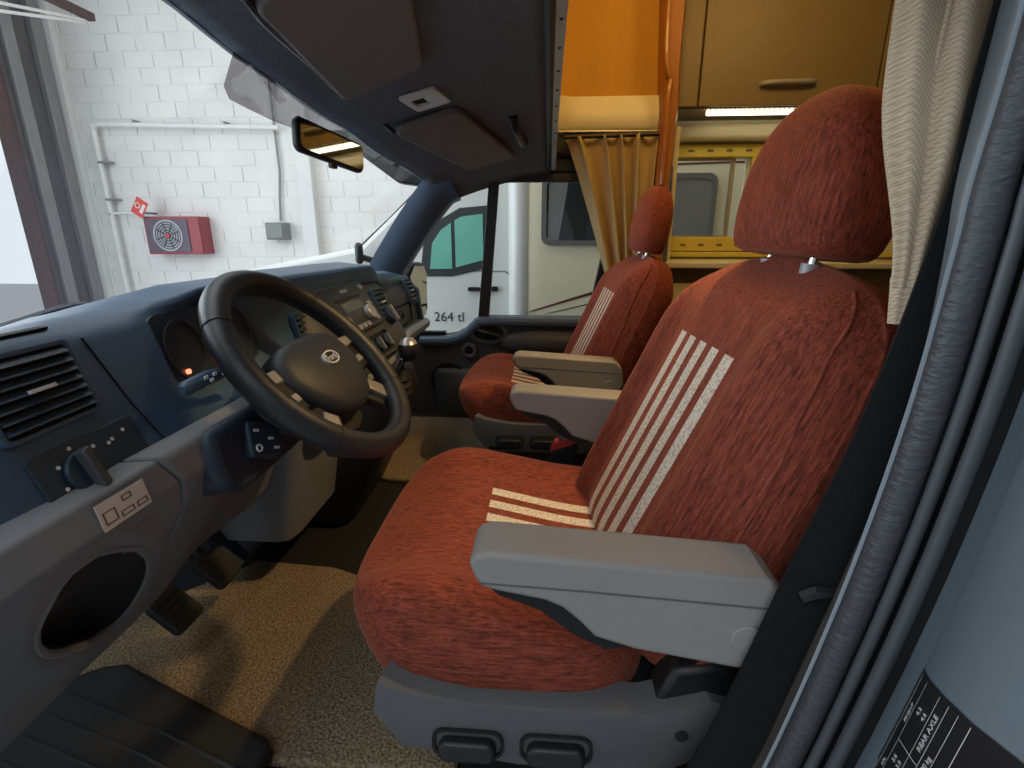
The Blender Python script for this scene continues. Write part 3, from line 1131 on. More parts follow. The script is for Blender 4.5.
def air_vent(fr, w, h, slats, parent, tab=True):
    bm = new_bm()
    ring_plate(bm, fr, rect(-w / 2, w / 2, -h / 2, h / 2, 0.006), rect(-w / 2 + 0.005, w / 2 - 0.005, -h / 2 + 0.004, h / 2 - 0.004, 0.005), -0.004, 0.006)
    v = obj('air_vent', bm, M_DASH, parent)
    bm = new_bm()
    fplate(bm, fr, rect(-w / 2 + 0.004, w / 2 - 0.004, -h / 2 + 0.003, h / 2 - 0.003, 0.004), -0.004, 0.001)
    obj('vent_back', bm, M_BLKM, v)
    for k in range(slats):
        b0 = -h / 2 + 0.006 + (h - 0.012) * (k + 0.5) / slats
        hh = (h - 0.012) / slats * 0.30
        bm = new_bm()
        p = [fr.p(-w / 2 + 0.006, b0 - hh, 0.006), fr.p(w / 2 - 0.006, b0 - hh, 0.006), fr.p(w / 2 - 0.006, b0 + hh, 0.001), fr.p(-w / 2 + 0.006, b0 + hh, 0.001)]
        lo = [bm.verts.new(q) for q in p]
        hi = [bm.verts.new(q + fr.n * 0.003 + fr.ez * 0.001) for q in p]
        bm.faces.new(hi)
        bm.faces.new(lo[::-1])
        for i in range(4):
            j = (i + 1) % 4
            bm.faces.new((lo[i], lo[j], hi[j], hi[i]))
        obj('slat', bm, M_VENT, v)
    if tab:
        bm = new_bm()
        fplate(bm, fr, rect(-0.014, 0.014, -0.0018, 0.0018), 0.008, 0.012)
        obj('thumb_tab', bm, M_MARK, v)
    return v


air_vent(face_fr(0.375, 0.49, 0.655), 0.112, 0.080, 7, DB)
air_vent(Fr((1.035, 0.508, 0.605), (1, 0.06, 0), (0, 0.22, 1)), 0.115, 0.085, 6, DB)
air_vent(Fr((1.43, 0.478, 0.610), (1, -0.02, 0), (0, 0.42, 1)), 0.085, 0.085, 5, DB)
air_vent(Fr((1.845, 0.503, 0.60), (1, -0.05, 0), (0, 0.3, 1)), 0.070, 0.09, 5, DB)
bm = new_bm()
sm_ = []
for i in range(9):
    k = i / 8
    zq = 0.690 - 0.130 * k
    xq = 0.515 + 0.030 * k
    q = face_fr(xq - 0.01, xq + 0.01, zq)
    sm_.append(q.o + q.n * 0.0005)
tube(bm, sm_, 0.0014, 6)
obj('panel_seam', bm, M_BLKM, DB)
# defroster slot on top
bm = new_bm()
fplate(bm, Fr((0.45, 0.530, 0.7035), (1, 0.12, 0), (0, 1, 0)), rect(-0.05, 0.05, -0.006, 0.006, 0.003), 0.0, 0.002)
obj('defroster_slot', bm, M_BLKM, DB)
# light switch panel
LF = face_fr(0.385, 0.52, 0.572)
bm = new_bm()
fplate(bm, LF, rect(-0.064, 0.066, -0.030, 0.030, 0.004), -0.002, 0.003)
sp = obj('switch_panel', bm, M_VENT, DB, bevel=0.001)
bm = new_bm()
fplate(bm, LF, circ(-0.020, -0.002, 0.021), 0.003, 0.009)
kn = obj('rotary_knob', bm, M_VENT, sp, bevel=0.002)
bm = new_bm()
fplate(bm, LF, [(-0.026, 0.018), (-0.016, 0.021), (-0.014, -0.022), (-0.024, -0.024)], 0.009, 0.021)
obj('knob_grip', bm, M_STACK, kn, bevel=0.002)
bm = new_bm()
for a, b in ((-0.044, -0.010), (-0.040, 0.012), (-0.020, 0.024), (0.004, 0.016), (0.002, -0.022), (0.022, 0.012), (0.028, 0.014), (0.046, 0.018)):
    fplate(bm, LF, circ(a, b, 0.0022, 8), 0.003, 0.0035)
obj('marking', bm, M_MARK, sp)
# instrument cluster in its hood
CF = Fr((0.745, 0.523, 0.642), (1, 0.10, 0), (0, 0.22, 1))
bm = new_bm()
fplate(bm, CF, rect(-0.135, 0.135, -0.060, 0.055, 0.03), -0.006, 0.002)
ic = obj('instrument_cluster', bm, M_SHRD, DB)
for a, r in ((-0.072, 0.044), (0.072, 0.044), (0.0, 0.026)):
    bm = new_bm()
    ring_plate(bm, CF, circ(a, 0, r, 28), circ(a, 0, r - 0.003, 28), 0.002, 0.005)
    for k in range(9):
        an = math.radians(220 - k * 32.5)
        ca, sa = math.cos(an), math.sin(an)
        fplate(bm, CF, [(a + ca * q - sa * w, sa * q + ca * w) for q, w in ((r * 0.74, -0.0012), (r * 0.88, -0.0012), (r * 0.88, 0.0012), (r * 0.74, 0.0012))], 0.002, 0.003)
    obj('gauge', bm, M_STACK, ic)
bm = new_bm()
fplate(bm, CF, circ(-0.088, -0.030, 0.0035, 10), 0.002, 0.006)
obj('warning_light', bm, mat('warning_red', (0.8, 0.08, 0.04), 0.4, emit=(1.0, 0.15, 0.08), estr=4.0), ic)


# lower grey panel: left end piece with the round pocket, then the knee panel
def low_fun(x, s):
    """x, s (0 at the ledge .. 1 at the bottom edge)"""
    bot = lerp_tab([(0.28, (0.59, 0.27)), (0.345, (0.585, 0.262)), (0.56, (0.605, 0.25)), (0.70, (0.615, 0.245)), (0.96, (0.590, 0.25))], x)
    bot = tuple(bot) if not isinstance(bot, tuple) else bot
    P = [(0.462, 0.558), (0.438, 0.552), (0.432, 0.520), (0.452, 0.475), (0.505, 0.40), (0.555, 0.33), bot, (bot[0] + 0.05, bot[1] - 0.005)]
    bulge = 0.0
    t = s * (len(P) - 1)
    i = min(int(t), len(P) - 2)
    f = t - i
    y = P[i][0] + (P[i + 1][0] - P[i][0]) * f
    z = P[i][1] + (P[i + 1][1] - P[i][1]) * f
    y += 0.03 * ss(0.62, 0.80, x) * ss(0.15, 0.4, s) * (1 - ss(0.9, 1.0, s))
    return Vector((x, y, z))


bm = new_bm()
HC = Vector((0.452, 0.122))
hd = Vector((0.60, 0.80))
hp = Vector((0.80, -0.60))


def end_piece(u, v):
    x = 0.262 + (0.472 + 0.135 * v - 0.262) * u
    p = low_fun(x, v)
    # distance in (x, slope) space from the pocket centre
    sl = math.hypot(p.y - 0.445, p.z - 0.50) * (1 if p.z < 0.50 else -1)
    dv = Vector((x - HC.x, sl - HC.y))
    e = math.hypot(dv.dot(hd) / 0.150, dv.dot(hp) / 0.064)
    nrm = Vector((0, -0.85, 0.53))
    if e < 1:
        p -= nrm * 0.070 * ss(0, 0.7, 1 - e)
    elif e < 1.5:
        p += nrm * 0.008 * (1 - abs(e - 1.15) / 0.35 if abs(e - 1.15) < 0.35 else 0)
    return p


V = sheet(bm, end_piece, 120, 130)
for f in bm.faces:
    c = f.calc_center_median()
    pts = [v.co for v in f.verts]
# black faces put the shade inside the pocket into the colour
bm.faces.ensure_lookup_table()
idx = 0
for i in range(120):
    for j in range(130):
        v_ = (j + 0.5) / 130
        x = 0.262 + (0.472 + 0.135 * v_ - 0.262) * (i + 0.5) / 120
        q = low_fun(x, (j + 0.5) / 130)
        sl = math.hypot(q.y - 0.445, q.z - 0.50) * (1 if q.z < 0.50 else -1)
        dv = Vector((x - HC.x, sl - HC.y))
        if math.hypot(dv.dot(hd) / 0.150, dv.dot(hp) / 0.064) < 0.95:
            bm.faces[idx].material_index = 1
        idx += 1
obj('end_panel', bm, [M_LOWD, M_BLKM], DB, solid=0.008, angle=60)
bm = new_bm()
rim_ = []
for i in range(48):
    an = 2 * math.pi * i / 48
    d_ = HC + hd * (0.150 * 0.965 * math.cos(an)) + hp * (0.064 * 0.965 * math.sin(an))
    best = None
    for k in range(400):
        q = low_fun(d_.x, k / 399)
        sl = math.hypot(q.y - 0.445, q.z - 0.50) * (1 if q.z < 0.50 else -1)
        if best is None or abs(sl - d_.y) < best[0]:
            best = (abs(sl - d_.y), q)
    rim_.append(best[1] + Vector((0, -0.85, 0.53)) * 0.004)
tube(bm, rim_, 0.0055, 8, closed=True)
obj('pocket_rim', bm, M_LOWD, DB)
bm = new_bm()
sheet(bm, lambda u, v: low_fun(0.477 + 0.135 * v + (0.985 - 0.477 - 0.135 * v) * u, v), 50, 40)
obj('knee_panel', bm, M_LOWD, DB, solid=0.008, angle=60)
bm = new_bm()
sheet(bm, lambda u, v: low_fun(0.53 + 0.45 * u, v) + Vector((0, 0.012, -0.006)), 30, 20)
obj('knee_backing', bm, M_BLKM, DB)
# sticker on the ledge
SF = Fr((0.432, 0.4330, 0.5345), (1, 0.0, 0), (0, 0.19, 0.98))
bm = new_bm()
fplate(bm, SF, rect(-0.031, 0.029, -0.014, 0.014), 0.0075, 0.0083)
st = obj('sticker', bm, M_PAPER, DB)
bm = new_bm()
for a0, a1, b0, b1 in ((-0.027, -0.012, -0.009, 0.004), (-0.008, 0.008, -0.010, -0.004), (0.012, 0.026, -0.010, -0.004), (-0.002, 0.010, 0.004, 0.010)):
    ring_plate(bm, SF, rect(a0, a1, b0, b1), rect(a0 + 0.0015, a1 - 0.0015, b0 + 0.001, b1 - 0.001), 0.0083, 0.0088)
obj('print_marking', bm, mat('print_brown', (0.20, 0.08, 0.07), 0.6), st)

# centre stack
ST = [(0.535, 0.690), (0.520, 0.675), (0.484, 0.615), (0.452, 0.555), (0.425, 0.505), (0.425, 0.475), (0.47, 0.43), (0.50, 0.34)]
bm = new_bm()
rg = []
for x, k in ((1.005, 1.0), (1.02, 0.4), (1.05, 0.1), (1.08, 0.0), (1.46, 0.0), (1.50, 0.1), (1.53, 0.4), (1.545, 1.0)):
    rg.append([Vector((x, y + 0.03 * k, z)) for y, z in ST] + [Vector((x, 0.62, 0.34)), Vector((x, 0.62, 0.69))])
loft(bm, rg)
cs = obj('center_stack', bm, M_STACK, DB, angle=40)
SFR = Fr((1.23, 0.4895, 0.624), (1, 0, 0), (0, 0.515, 0.857))
bm = new_bm()
fplate(bm, SFR, rect(-0.135, 0.135, -0.068, 0.060, 0.008), -0.004, 0.010)
rd = obj('radio', bm, mat('radio_face', (0.035, 0.037, 0.040), 0.4), DB, bevel=0.003)
bm = new_bm()
fplate(bm, SFR, rect(-0.085, 0.075, 0.018, 0.024, 0.002), 0.010, 0.0112)
obj('disc_slot', bm, M_BLKM, rd)
bm = new_bm()
fplate(bm, SFR, rect(-0.065, 0.06, -0.012, 0.012, 0.003), 0.010, 0.0115)
obj('display', bm, mat('radio_screen', (0.09, 0.10, 0.10), 0.2), rd)
bm = new_bm()
fplate(bm, SFR, circ(0.055, -0.032, 0.021), 0.010, 0.026)
obj('volume_knob', bm, M_SIL, rd, bevel=0.003)
for a, b in ((0.098, -0.008), (0.098, -0.028), (0.098, -0.050), (0.02, -0.055), (-0.01, -0.055), (-0.04, -0.055), (-0.075, -0.055), (-0.075, -0.03), (0.105, 0.040)):
    bm = new_bm()
    fplate(bm, SFR, rect(a - 0.011, a + 0.011, b - 0.006, b + 0.006, 0.003), 0.010, 0.0135)
    obj('button', bm, M_TRIM, rd)
bm = new_bm()
fplate(bm, SFR, rect(-0.025, 0.02, 0.037, 0.045, 0.001), 0.010, 0.011)
obj('radio_badge', bm, M_SIL, rd)
bm = new_bm()
fplate(bm, SFR, circ(0.20, -0.060, 0.026), -0.004, 0.018)
hk = obj('heater_knob', bm, M_VENT, DB, bevel=0.003)
bm = new_bm()
fplate(bm, SFR, rect(0.196, 0.204, -0.084, -0.036), 0.018, 0.027)
obj('knob_grip', bm, M_TRIM, hk, bevel=0.001)
HFR = Fr((1.25, 0.437, 0.527), (1, 0, 0), (0, 0.475, 0.88))
bm = new_bm()
ring_plate(bm, HFR, rect(-0.10, 0.10, -0.038, 0.032, 0.02), rect(-0.092, 0.092, -0.031, 0.025, 0.016), 0.0, 0.010)
hp_ = obj('heater_panel', bm, M_STACK, DB)
bm = new_bm()
fplate(bm, HFR, rect(-0.092, 0.092, -0.031, 0.025, 0.016), -0.002, 0.003)
obj('panel_face', bm, M_BLKM, hp_)
for a in (-0.06, 0.0, 0.06):
    bm = new_bm()
    fplate(bm, HFR, circ(a, -0.003, 0.019), 0.003, 0.016)
    k_ = obj('dial', bm, M_VENT, hp_, bevel=0.003)
    bm = new_bm()
    fplate(bm, HFR, rect(a - 0.003, a + 0.003, -0.02, 0.014), 0.016, 0.021)
    obj('dial_mark', bm, M_TRIM, k_)
bm = new_bm()
tube(bm, smooth_path([(1.12, 0.423, 0.470), (1.25, 0.418, 0.468), (1.40, 0.423, 0.472)], 4), 0.008, 8)
obj('stack_lip', bm, M_TRIM, DB)
# lower console wall (grey) down to the floor
bm = new_bm()
rg = []
for x, k in ((0.975, 1.0), (0.985, 0.3), (1.02, 0.0), (1.20, 0.0), (1.26, 0.15), (1.30, 1.0)):
    rg.append([Vector((x, y + 0.03 * k, z)) for y, z in ((0.50, 0.53), (0.515, 0.44), (0.540, 0.30), (0.560, 0.20), (0.575, 0.12))] + [Vector((x, 0.80, 0.12)), Vector((x, 0.80, 0.53))])
loft(bm, rg)
obj('console_cover', bm, M_LOWD, DB, angle=50)
# gearshift housing (dark)
bm = new_bm()
rg = []
for x, k in ((1.22, 1.0), (1.24, 0.3), (1.28, 0.0), (1.50, 0.0), (1.54, 0.3), (1.56, 1.0)):
    rg.append([Vector((x, y + 0.03 * k, z)) for y, z in ((0.46, 0.46), (0.415, 0.40), (0.40, 0.34), (0.44, 0.22), (0.54, 0.02))] + [Vector((x, 0.80, 0.02)), Vector((x, 0.80, 0.46))])
loft(bm, rg)
obj('gear_console', bm, M_BLK, DB, angle=50)
# passenger side: panel, glovebox lid, silver ledge, dark underside
bm = new_bm()
rg = []
for i in range(9):
    x = 1.545 + (1.89 - 1.545) * i / 8
    rg.append([Vector((x, y, z)) for y, z in ((0.56, 0.650), (0.535, 0.640), (0.505, 0.60), (0.495, 0.54), (0.490, 0.485), (0.56, 0.47), (0.62, 0.50))])
loft(bm, rg)
obj('passenger_panel', bm, M_STACK, DB, angle=45)
GFR = Fr((1.70, 0.495, 0.545), (1, 0, 0), (0, 0.09, 1))
bm = new_bm()
ring_plate(bm, GFR, rect(-0.13, 0.11, -0.048, 0.022, 0.012), rect(-0.126, 0.106, -0.044, 0.018, 0.010), -0.002, 0.003)
gl = obj('glovebox_lid', bm, M_BLKM, DB)
bm = new_bm()
ring_plate(bm, GFR, rect(-0.055, 0.005, -0.030, 0.002, 0.005), rect(-0.049, -0.001, -0.024, -0.004, 0.004), -0.002, 0.005)
obj('latch', bm, M_STACK, gl)
bm = new_bm()
rg = []
for i in range(9):
    x = 1.50 + (1.95 - 1.50) * i / 8
    rg.append([Vector((x, y, z)) for y, z in ((0.50, 0.488), (0.468, 0.484), (0.458, 0.472), (0.462, 0.452), (0.50, 0.44))])
loft(bm, rg)
obj('silver_ledge', bm, M_TRIM, DB, angle=50)
bm = new_bm()
rg = []
for x in (1.54, 1.8, 2.0):
    rg.append([Vector((x, y, z)) for y, z in ((0.49, 0.45), (0.52, 0.40), (0.60, 0.22), (0.74, 0.10), (0.85, 0.10), (0.85, 0.45))])
loft(bm, rg)
obj('footwell_panel', bm, M_DOOR, DB)
bm = new_bm()
fplate(bm, Fr((0.272, 0, 0), (0, 1, 0), (0, 0, 1)), [(0.476, 0.548), (0.442, 0.550), (0.437, 0.52), (0.457, 0.475), (0.510, 0.40), (0.560, 0.33), (0.595, 0.275), (0.76, 0.275), (0.76, 0.625), (0.56, 0.682), (0.522, 0.668)], 0.0, 0.012)
obj('end_cap', bm, M_LOWD, DB)
# end cap by the passenger door
bm = new_bm()
fplate(bm, Fr((1.90, 0, 0), (0, 1, 0), (0, 0, 1)), [(0.47, 0.44), (0.49, 0.60), (0.54, 0.65), (0.75, 0.64), (0.85, 0.45), (0.60, 0.40)], 0.0, 0.03)
obj('end_cap', bm, M_DASH, DB, bevel=0.005)

# steering column shroud, stalk and small switch pod (fixed to the dash)
WC = Vector((0.78, 0.37, 0.60))
TL = math.radians(43)
WN = Vector((0, -math.cos(TL), math.sin(TL)))      # towards the driver
bm = new_bm()
rg = []
ex, ez = Vector((1, 0, 0)), Vector((0, math.sin(TL), math.cos(TL)))
for d, w, h, oz in ((-0.04, 0.045, 0.040, 0.0), (-0.05, 0.062, 0.050, 0.0), (-0.10, 0.072, 0.056, 0.004), (-0.17, 0.080, 0.060, 0.012), (-0.25, 0.085, 0.060, 0.02)):
    c = WC + WN * d + ez * oz
    rg.append([c + ex * (w * math.copysign(abs(math.cos(t)) ** 0.6, math.cos(t))) + ez * (h * math.copysign(abs(math.sin(t)) ** 0.7, math.sin(t))) for t in [2 * math.pi * i / 24 for i in range(24)]])
loft(bm, rg)
obj('column_shroud', bm, M_DASH, DB, angle=60)
bm = new_bm()
fplate(bm, Fr((0.77, 0.455, 0.51), (1, 0.05, 0), (0, 0.12, 1)), [(-0.205, 0.045), (-0.212, 0.0), (-0.200, -0.040), (-0.165, -0.058), (-0.10, -0.060), (0.12, -0.062), (0.19, -0.05), (0.205, 0.0), (0.20, 0.045)], -0.06, 0.030)
obj('lower_shroud', bm, M_SHRD, DB, bevel=0.014, bseg=3)
bm = new_bm()
tube(bm, smooth_path([(0.71, 0.455, 0.60), (0.65, 0.445, 0.615), (0.60, 0.436, 0.622), (0.545, 0.430, 0.622)], 5), 0.012, 10, rs=[(0.006 + 0.0035 * ss(0.3, 0.6, i / 15)) * (1 - 0.5 * ss(0.93, 1.0, i / 15)) for i in range(16)])
sk = obj('indicator_stalk', bm, M_DASH, DB)
bm = new_bm()
for dx, dz in ((0.575, 0.010), (0.585, 0.004), (0.592, 0.010), (0.610, 0.006)):
    bx(bm, dx - 0.003, dx + 0.003, 0.418, 0.420, 0.618 + dz, 0.622 + dz)
obj('marking', bm, M_MARK, sk)
bm = new_bm()
fplate(bm, Fr((0.66, 0.405, 0.512), (0.9, -0.2, -0.35), (0.3, 0.3, 0.9)), rect(-0.032, 0.032, -0.025, 0.028, 0.006), -0.04, 0.0)
pod = obj('switch_pod', bm, M_VENT, DB, bevel=0.004)
bm = new_bm()
PF = Fr((0.66, 0.405, 0.512), (0.9, -0.2, -0.35), (0.3, 0.3, 0.9))
for a, b in ((-0.018, 0.014), (0.008, 0.002), (0.018, -0.012)):
    fplate(bm, PF, rect(a - 0.005, a + 0.005, b - 0.002, b + 0.002), 0.0, 0.001)
ring_plate(bm, PF, circ(-0.018, -0.012, 0.006, 14), circ(-0.018, -0.012, 0.004, 14), 0.0, 0.002)
obj('marking', bm, M_MARK, pod)

# ------------------------------------------------------------------ steering wheel
SW = thing('steering_wheel', 'black leather steering wheel with an oval badge, in front of the driver seat', 'steering wheel', tuple(WC))
WF = Fr(WC, ex, ez)
if WF.n.dot(WN) < 0:
    WF.n = -WF.n
RM = 0.171
bm = new_bm()
n_ = 72
rings = []
for i in range(n_):
    t = 2 * math.pi * i / n_
    ca, sa = math.cos(t), math.sin(t)
    rr = []
    for q in range(14):
        w = 2 * math.pi * q / 14
        rr.append(WF.p(ca * (RM + 0.0195 * math.cos(w)), sa * (RM + 0.0195 * math.cos(w)), 0.0210 * math.sin(w)))
    rings.append(rr)
R = [[bm.verts.new(p) for p in r] for r in rings]
for i in range(n_):
    a, b = R[i], R[(i + 1) % n_]
    for q in range(14):
        w = (q + 1) % 14
        bm.faces.new((a[q], a[w], b[w], b[q]))
rim = obj('rim', bm, M_WHL, SW)
for an in (38, 142, 218, 322):
    bm = new_bm()
    t = math.radians(an)
    for d in (-0.6, 0.6):
        t2 = t + math.radians(d)
    ring = []
    for q in range(15):
        w = 2 * math.pi * q / 14
        ring.append(WF.p(math.cos(t) * (RM + 0.0198 * math.cos(w)), math.sin(t) * (RM + 0.0198 * math.cos(w)), 0.0213 * math.sin(w)))
    tube(bm, ring[:-1], 0.0009, 5, closed=True)
    obj('seam', bm, M_BLKM, rim)


def wplate(name, poly, c0, c1, m, parent=SW, bevel=0.004):
    bm = new_bm()
    fplate(bm, WF, poly, c0, c1)
    return obj(name, bm, m, parent, bevel=bevel, bseg=3)


# airbag pad: lofted rounded shield
def hubpoly(s):
    P = [(0.0, 0.062), (0.045, 0.060), (0.080, 0.046), (0.094, 0.018), (0.092, -0.012), (0.074, -0.045), (0.040, -0.074), (0.0, -0.082)]
    P = P + [(-a, b) for a, b in P[-2:0:-1]]
    pts = [Vector((a, b, 0)) for a, b in P]
    out = []
    n = len(pts)
    for i in range(n):
        p0, p1, p2, p3 = pts[i - 1], pts[i], pts[(i + 1) % n], pts[(i + 2) % n]
        for k in range(4):
            t = k / 4
            q = 0.5 * (2 * p1 + (p2 - p0) * t + (2 * p0 - 5 * p1 + 4 * p2 - p3) * t * t + (3 * p1 - p0 - 3 * p2 + p3) * t ** 3)
            out.append((q.x * s * 1.17, -0.024 + (q.y + 0.01) * s * 1.05))
    return out


bm = new_bm()
loft(bm, [[WF.p(a, b, c) for a, b in hubpoly(s)] for s, c in ((0.9, -0.050), (1.0, -0.03), (1.0, -0.006), (0.96, 0.004), (0.84, 0.011), (0.5, 0.016), (0.2, 0.018))])
hub = obj('hub', bm, M_HUB, SW, angle=60)
BC = (0.0, 0.0)
bm = new_bm()
fplate(bm, WF, circ(0, -0.008, 0.021, 32, 1.0, 0.52), 0.0165, 0.0215)
bd = obj('badge', bm, mat('badge_dark', (0.02, 0.025, 0.04), 0.3), hub)
bm = new_bm()
ring_plate(bm, WF, circ(0, -0.008, 0.023, 32, 1.0, 0.54), circ(0, -0.008, 0.0205, 32, 1.0, 0.48), 0.0165, 0.0225)
obj('badge_ring', bm, M_MARK, bd)
text_obj('badge_script', 'Ford', WF, 0, -0.0085, 0.0165, M_MARK, bd, c=0.0218, align='CENTER')
# spokes
for s in (-1, 1):
    wplate('spoke', [(s * 0.085, 0.018), (s * 0.160, 0.020), (s * 0.166, -0.022), (s * 0.155, -0.050), (s * 0.080, -0.055)], -0.034, -0.014, M_HUB)
    wplate('switch_pad', [(s * 0.106, 0.012), (s * 0.150, 0.010), (s * 0.152, -0.048), (s * 0.104, -0.052)], -0.016, -0.005, M_BLK)
    wplate('spoke_trim', [(s * 0.108, 0.022), (s * 0.156, 0.022), (s * 0.157, 0.003), (s * 0.110, 0.000)], -0.018, -0.001, M_SIL, bevel=0.003)
    wplate('button', [(s * 0.112, -0.022), (s * 0.138, -0.022), (s * 0.138, -0.036), (s * 0.112, -0.036)], -0.008, -0.001, M_SIL, bevel=0.002)
    wplate('lower_spoke', [(s * 0.045, -0.080), (s * 0.080, -0.062), (s * 0.132, -0.118), (s * 0.100, -0.142)], -0.032, -0.014, M_HUB)
    wplate('lower_trim', [(s * 0.072, -0.086), (s * 0.092, -0.066), (s * 0.132, -0.106), (s * 0.108, -0.128)], -0.016, -0.004, M_SIL, bevel=0.003)
    wplate('pad_edge', [(s * 0.088, -0.052), (s * 0.120, -0.056), (s * 0.100, -0.082), (s * 0.072, -0.084)], -0.022, -0.008, M_BLK)
wplate('lower_cover', hubpoly(0.6) if False else [(-0.03, -0.07), (0.03, -0.07), (0.05, -0.11), (0.0, -0.125), (-0.05, -0.11)], -0.05, -0.035, M_BLK)

# ------------------------------------------------------------------ gear lever, pedals
t = thing('gear_lever', 'gear lever with a round silver-topped knob on the dash console', 'gear lever', (1.36, 0.40, 0.40))
bm = new_bm()
tube(bm, [(1.36, 0.445, 0.37), (1.36, 0.40, 0.46)], 0.009, 10)
obj('shaft', bm, M_CHR, t)
bm = new_bm()
c = Vector((1.36, 0.385, 0.49))
bmesh.ops.create_uvsphere(bm, u_segments=24, v_segments=16, radius=0.030)
for v in bm.verts:
    v.co = Vector((v.co.x, v.co.y * 0.95, v.co.z * 1.15)) + c
obj('knob', bm, M_BLK, t)
bm = new_bm()
bmesh.ops.create_uvsphere(bm, u_segments=24, v_segments=12, radius=0.0312)
for v in list(bm.verts):
    v.co = Vector((v.co.x, v.co.y * 0.95, v.co.z * 1.15))
bmesh.ops.delete(bm, geom=[v for v in bm.verts if v.co.z < 0.012], context='VERTS')
for v in bm.verts:
    v.co += c
obj('knob_cap', bm, M_SIL, t)
bm = new_bm()
loft(bm, [[Vector((1.36 + r * math.cos(2 * math.pi * i / 18), 0.44 - h * 0.5 + r * 0.8 * math.sin(2 * math.pi * i / 18), 0.35 + h)) for i in range(18)] for r, h in ((0.065, 0.0), (0.062, 0.015), (0.050, 0.025), (0.052, 0.035), (0.036, 0.048), (0.038, 0.056), (0.020, 0.075), (0.014, 0.085))])
obj('boot', bm, M_RUB, t)

for nm, lab, x, y, z, w in (('clutch_pedal', 'black ribbed clutch pedal nearest the door, above the carpet', 0.768, 0.705, 0.105, 0.036),
                            ('brake_pedal', 'black ribbed brake pedal, the middle one beside the clutch', 0.885, 0.695, 0.115, 0.036)):
    t = thing(nm, lab, 'pedal', (x, y, z))
    fr = Fr((x, y, z), (1, 0, 0), (0, 0.72, 0.70))
    bm = new_bm()
    fplate(bm, fr, rect(-w, w, -0.042, 0.042, 0.012), -0.010, 0.006)
    p_ = obj('pad', bm, M_RUB, t, bevel=0.004)
    for k in range(5):
        bm = new_bm()
        fplate(bm, fr, rect(-w * 0.7, w * 0.7, -0.030 + k * 0.014, -0.025 + k * 0.014), 0.006, 0.010)
        obj('rib', bm, M_RUB, p_)
    bm = new_bm()
    tube(bm, smooth_path([(x, y + 0.012, z), (x, y + 0.05, z + 0.05), (x, y + 0.08, z + 0.16), (x, y + 0.10, z + 0.30)], 4), 0.012, 8)
    obj('arm', bm, M_BLK, t)
t = thing('accelerator_pedal', 'narrow dark accelerator pedal, the farthest of the three', 'pedal', (1.0, 0.74, 0.06))
fr = Fr((0.965, 0.725, 0.11), (1, 0, 0), (0, 0.65, 0.76))
bm = new_bm()
fplate(bm, fr, rect(-0.024, 0.024, -0.055, 0.055, 0.012), -0.008, 0.006)
obj('pad', bm, M_VENT, t, bevel=0.004)
bm = new_bm()
tube(bm, smooth_path([(0.965, 0.735, 0.12), (0.962, 0.78, 0.19), (0.960, 0.82, 0.30)], 4), 0.010, 8)
obj('arm', bm, M_BLK, t)

# ------------------------------------------------------------------ floor coverings
def slab(bm, poly, z0, z1):
    fplate(bm, Fr((0, 0, 0), (1, 0, 0), (0, 1, 0)), poly, z0, z1)


bm = new_bm()
slab(bm, [(0.56, 0.125), (0.96, 0.125), (1.00, 0.42), (1.03, 0.50), (1.045, 0.715), (1.0, 0.74), (0.80, 0.93), (0.56, 0.95)], 0.0, 0.018)
bmesh.ops.triangulate(bm, faces=bm.faces[:])
tag(obj('carpet_mat', bm, M_CARP, bevel=0.006), 'beige looped carpet mat under the pedals, on the driver side', 'carpet mat', None)
bm = new_bm()
slab(bm, [(1.50, 0.15), (2.10, 0.15), (2.10, 0.80), (1.60, 0.80), (1.53, 0.62), (1.50, 0.50)], 0.0, 0.018)
tag(obj('carpet_mat', bm, M_CARP, bevel=0.006), 'beige carpet mat in the passenger footwell, beyond the black strip of floor', 'carpet mat', None)
bm = new_bm()
fr = Fr((0, 0, 0), (1, 0, 0), (0, 1, 0))
slab(bm, [(0.32, 0.41), (0.56, 0.41), (0.578, 0.425), (0.70, 0.76), (0.69, 0.80), (0.64, 0.86), (0.32, 0.90)], 0.018, 0.045)
t = thing('step_mat', 'black ribbed rubber mat by the door sill, over the carpet edge', 'rubber mat', (0.5, 0.5, 0.02))
obj('sheet', bm, M_RUB, t, bevel=0.012, bseg=3)
for k in range(6):
    bm = new_bm()
    a = 0.33 + k * 0.038
    tube(bm, [(a, 0.43, 0.044), (a + 0.055, 0.60, 0.044), (a + 0.105, 0.80, 0.044)], 0.004, 6)
    obj('rib', bm, M_RUB, t)


# ------------------------------------------------------------------ seats
def sring(w, d0, d1, e, n=48, x0=0.0):
    """superellipse ring in (x, y): half width w, front d1, rear d0"""
    out = []
    for i in range(n):
        t = 2 * math.pi * i / n + math.pi / 2
        c, s_ = math.cos(t), math.sin(t)
        x = w * math.copysign(abs(c) ** (2 / e), c)
        yy = math.copysign(abs(s_) ** (2 / e), s_)
        m_, h = (d0 + d1) / 2, (d1 - d0) / 2
        out.append((x0 + x, m_ + h * yy))
    return out


def cush_top(x, y):
    z = 0.392
    z += 0.016 * ss(0.13, 0.20, abs(x)) * (1 - ss(0.235, 0.275, abs(x)))
    z -= 0.050 * ss(0.18, -0.16, y) if False else 0.050 * (1 - ss(-0.16, 0.18, y))
    z -= 0.028 * ss(0.10, 0.25, y) * (y / 0.25)
    z -= 0.006 * math.exp(-((abs(x) - 0.165) / 0.008) ** 2) * (1 - ss(0.20, 0.24, y))
    z -= 0.012 * ss(0.22, 0.27, abs(x))
    return z


